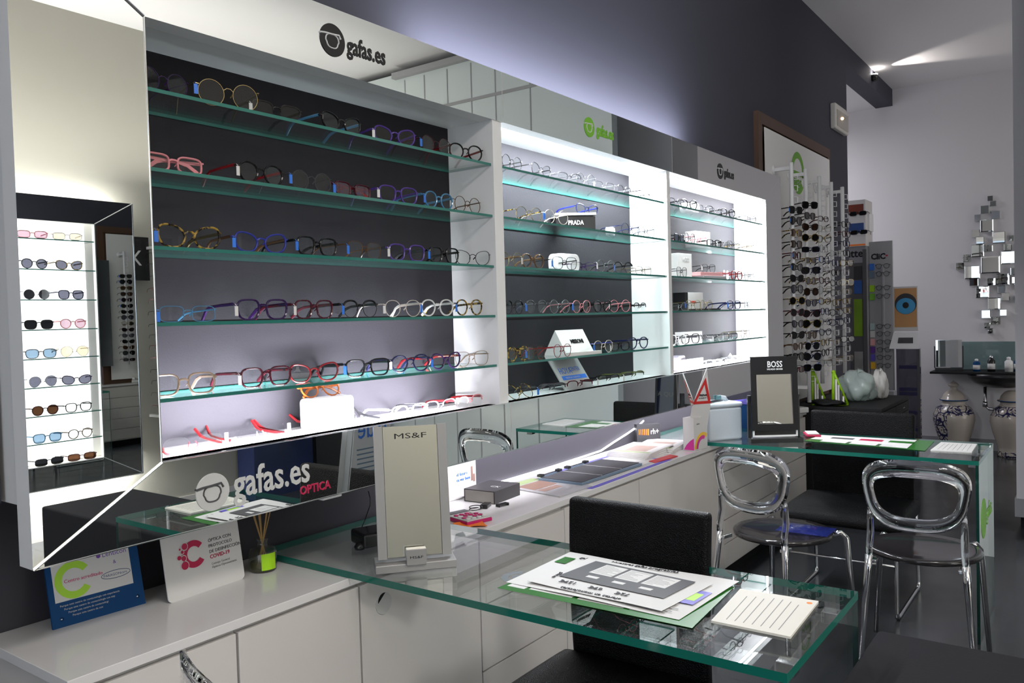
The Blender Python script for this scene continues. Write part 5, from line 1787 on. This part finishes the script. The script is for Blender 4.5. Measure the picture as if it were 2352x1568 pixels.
pt_ = MB().box(5.25, 5.33, -4.2, -1.27, 0, 3.57)
K['panel_gloss'] = mat('pale_gloss_panel', (.55, .60, .60), .12)
pw_ = struct(pt_.build('wall_partition', K['panel_gloss']))
sm = MB()
for u_, v_ in ((930, 200), (975, 200), (1028, 210), (1083, 215), (1138, 210), (1218, 220)):
    yy = -at(u_, v_, 0, 5.25).y
    if yy > -4.15: sm.box(5.247, 5.25, yy-.005, yy+.005, 0, 3.5)
sm.box(5.244, 5.25, -4.2, -1.27, 3.19, 3.215)
sm.box(5.20, 5.25, -3.4, -2.2, 3.52, 3.57)
struct(sm.build('trim_partition', K['grey']))

# ceiling panels added for room fill, set where the mirrors don't show them
for i, (x_, y_) in enumerate(((.8, -3.2), (-.5, -3.2))):
    cl = empty('fill_panel', (x_, y_, ZC), 0, '%s added ceiling fill panel counted from the shop front' % ORD[i], 'fill panel', 'added ceiling fill panels')
    MB().box(-.31, .31, -.31, .31, -.018, 0).build('frame', K['white'], cl)
    MB().box(-.29, .29, -.29, .29, -.021, -.018).build('diffuser', mat('panel_glow%d' % i, (1, 1, 1), .5, emis=2.2, ecol=(1, .97, .93)), cl)

# ================================================================== LIGHT
W = bpy.data.worlds.new('world')
S.world = W
W.use_nodes = True
W.node_tree.nodes['Background'].inputs[0].default_value = (.62, .72, .9, 1)
W.node_tree.nodes['Background'].inputs[1].default_value = 1.0
area('daylight', (-3.15, -2.1, 1.6), Vector((1, .12, 0)).to_track_quat('-Z', 'Y').to_euler(), 2.9, 2.4, 30, (.86, .92, 1))
for i, (x_, y_, e_) in enumerate(((.8, -3.2, 52), (-.5, -3.2, 30))):
    area('panel_fill', (x_, y_, ZC-.03), (0, 0, 0), .56, .56, e_, (1, .95, .90))  # warm fill under the added ceiling panels
LW = (.94, .95, 1)
# left bay: strip at the front of its floor, aimed up and back
area('bay_light', (1.50, .012, ZI0+.006), Vector((0, .90, .42)).to_track_quat('-Z', 'X').to_euler(), .010, .98, 21, (.93, .90, 1), R(125))
# middle bay: strip under its top
area('bay_light', (2.82, .035, ZI1-.004), Vector((0, .30, -1)).to_track_quat('-Z', 'X').to_euler(), .02, 1.20, 36, (.88, .94, 1))
# right bay: top, right flank, floor
area('bay_light', (4.13, .035, ZI1-.004), Vector((0, .30, -1)).to_track_quat('-Z', 'X').to_euler(), .02, 1.22, 26, LW)
area('bay_light', (4.774, .03, 1.6), Vector((-1, .5, 0)).to_track_quat('-Z', 'Y').to_euler(), .015, .90, 16, LW)
area('bay_light', (4.13, .018, ZI0+.006), Vector((0, .75, .66)).to_track_quat('-Z', 'X').to_euler(), .010, 1.2, 8, (.96, .93, 1))
# uplight on top of the unit
area('top_light', (2.9, .018, 2.245), Vector((0, .55, 1)).to_track_quat('-Z', 'X').to_euler(), .03, 2.0, 17, (.86, .88, 1))
# strip under the unit lighting the worktop
area('under_light', (3.55, .066, 1.070), Vector((0, 1, -.45)).to_track_quat('-Z', 'X').to_euler(), .02, 2.7, 15, (.95, .93, 1), R(130))
# halo of the opposite unit
area('halo_light', (2.22, YO-.12, OZ1-.10), Vector((0, -.5, 1)).to_track_quat('-Z', 'X').to_euler(), .03, 1.7, 20, (1, .98, .93))
area('halo_light', (2.22, YO-.12, OZ0+.10), Vector((0, -.5, -1)).to_track_quat('-Z', 'X').to_euler(), .03, 1.7, 50, (1, .98, .93))
area('far_end_fill', (7.4, -4.12, 1.5), Vector((0, 1, 0)).to_track_quat('-Z', 'Z').to_euler(), 2.6, 2.2, 38, (1, .97, .95))  # added fill for the far end, no window stands here
area('opposite_ceiling_fill', (3.3, -3.75, 2.42), Vector((0, .15, 1)).to_track_quat('-Z', 'X').to_euler(), .10, 3.6, 26, (1, .95, .87))  # added lamp without a fixture, brightens the ceiling the top mirrors reflect
area('front_wall_fill', (-.4, -3.5, 3.5), Vector((0, -.55, -1)).to_track_quat('-Z', 'X').to_euler(), .2, 3.0, 30, (1, .96, .88))  # added to brighten the front wall that the tabletop mirrors reflect
area('bounce_fill', (-1.4, -2.3, 2.5), Vector((0, 0, 1)).to_track_quat('-Z', 'X').to_euler(), .3, 1.8, 34, (1, .95, .86))  # unseen bounce light added behind the camera, no fixture built
area('alcove_light', (8.2, 1.7, 3.3), (0, 0, 0), .8, .8, 34, (.93, .94, 1))

V = S.view_settings
S.display_settings.display_device = 'sRGB'
V.view_transform = 'Standard'
V.look = 'None'
V.gamma = 1
V.use_curve_mapping = False
V.exposure = 0.28
S.cycles.max_bounces = 14
S.cycles.transparent_max_bounces = 40
S.cycles.glossy_bounces = 8
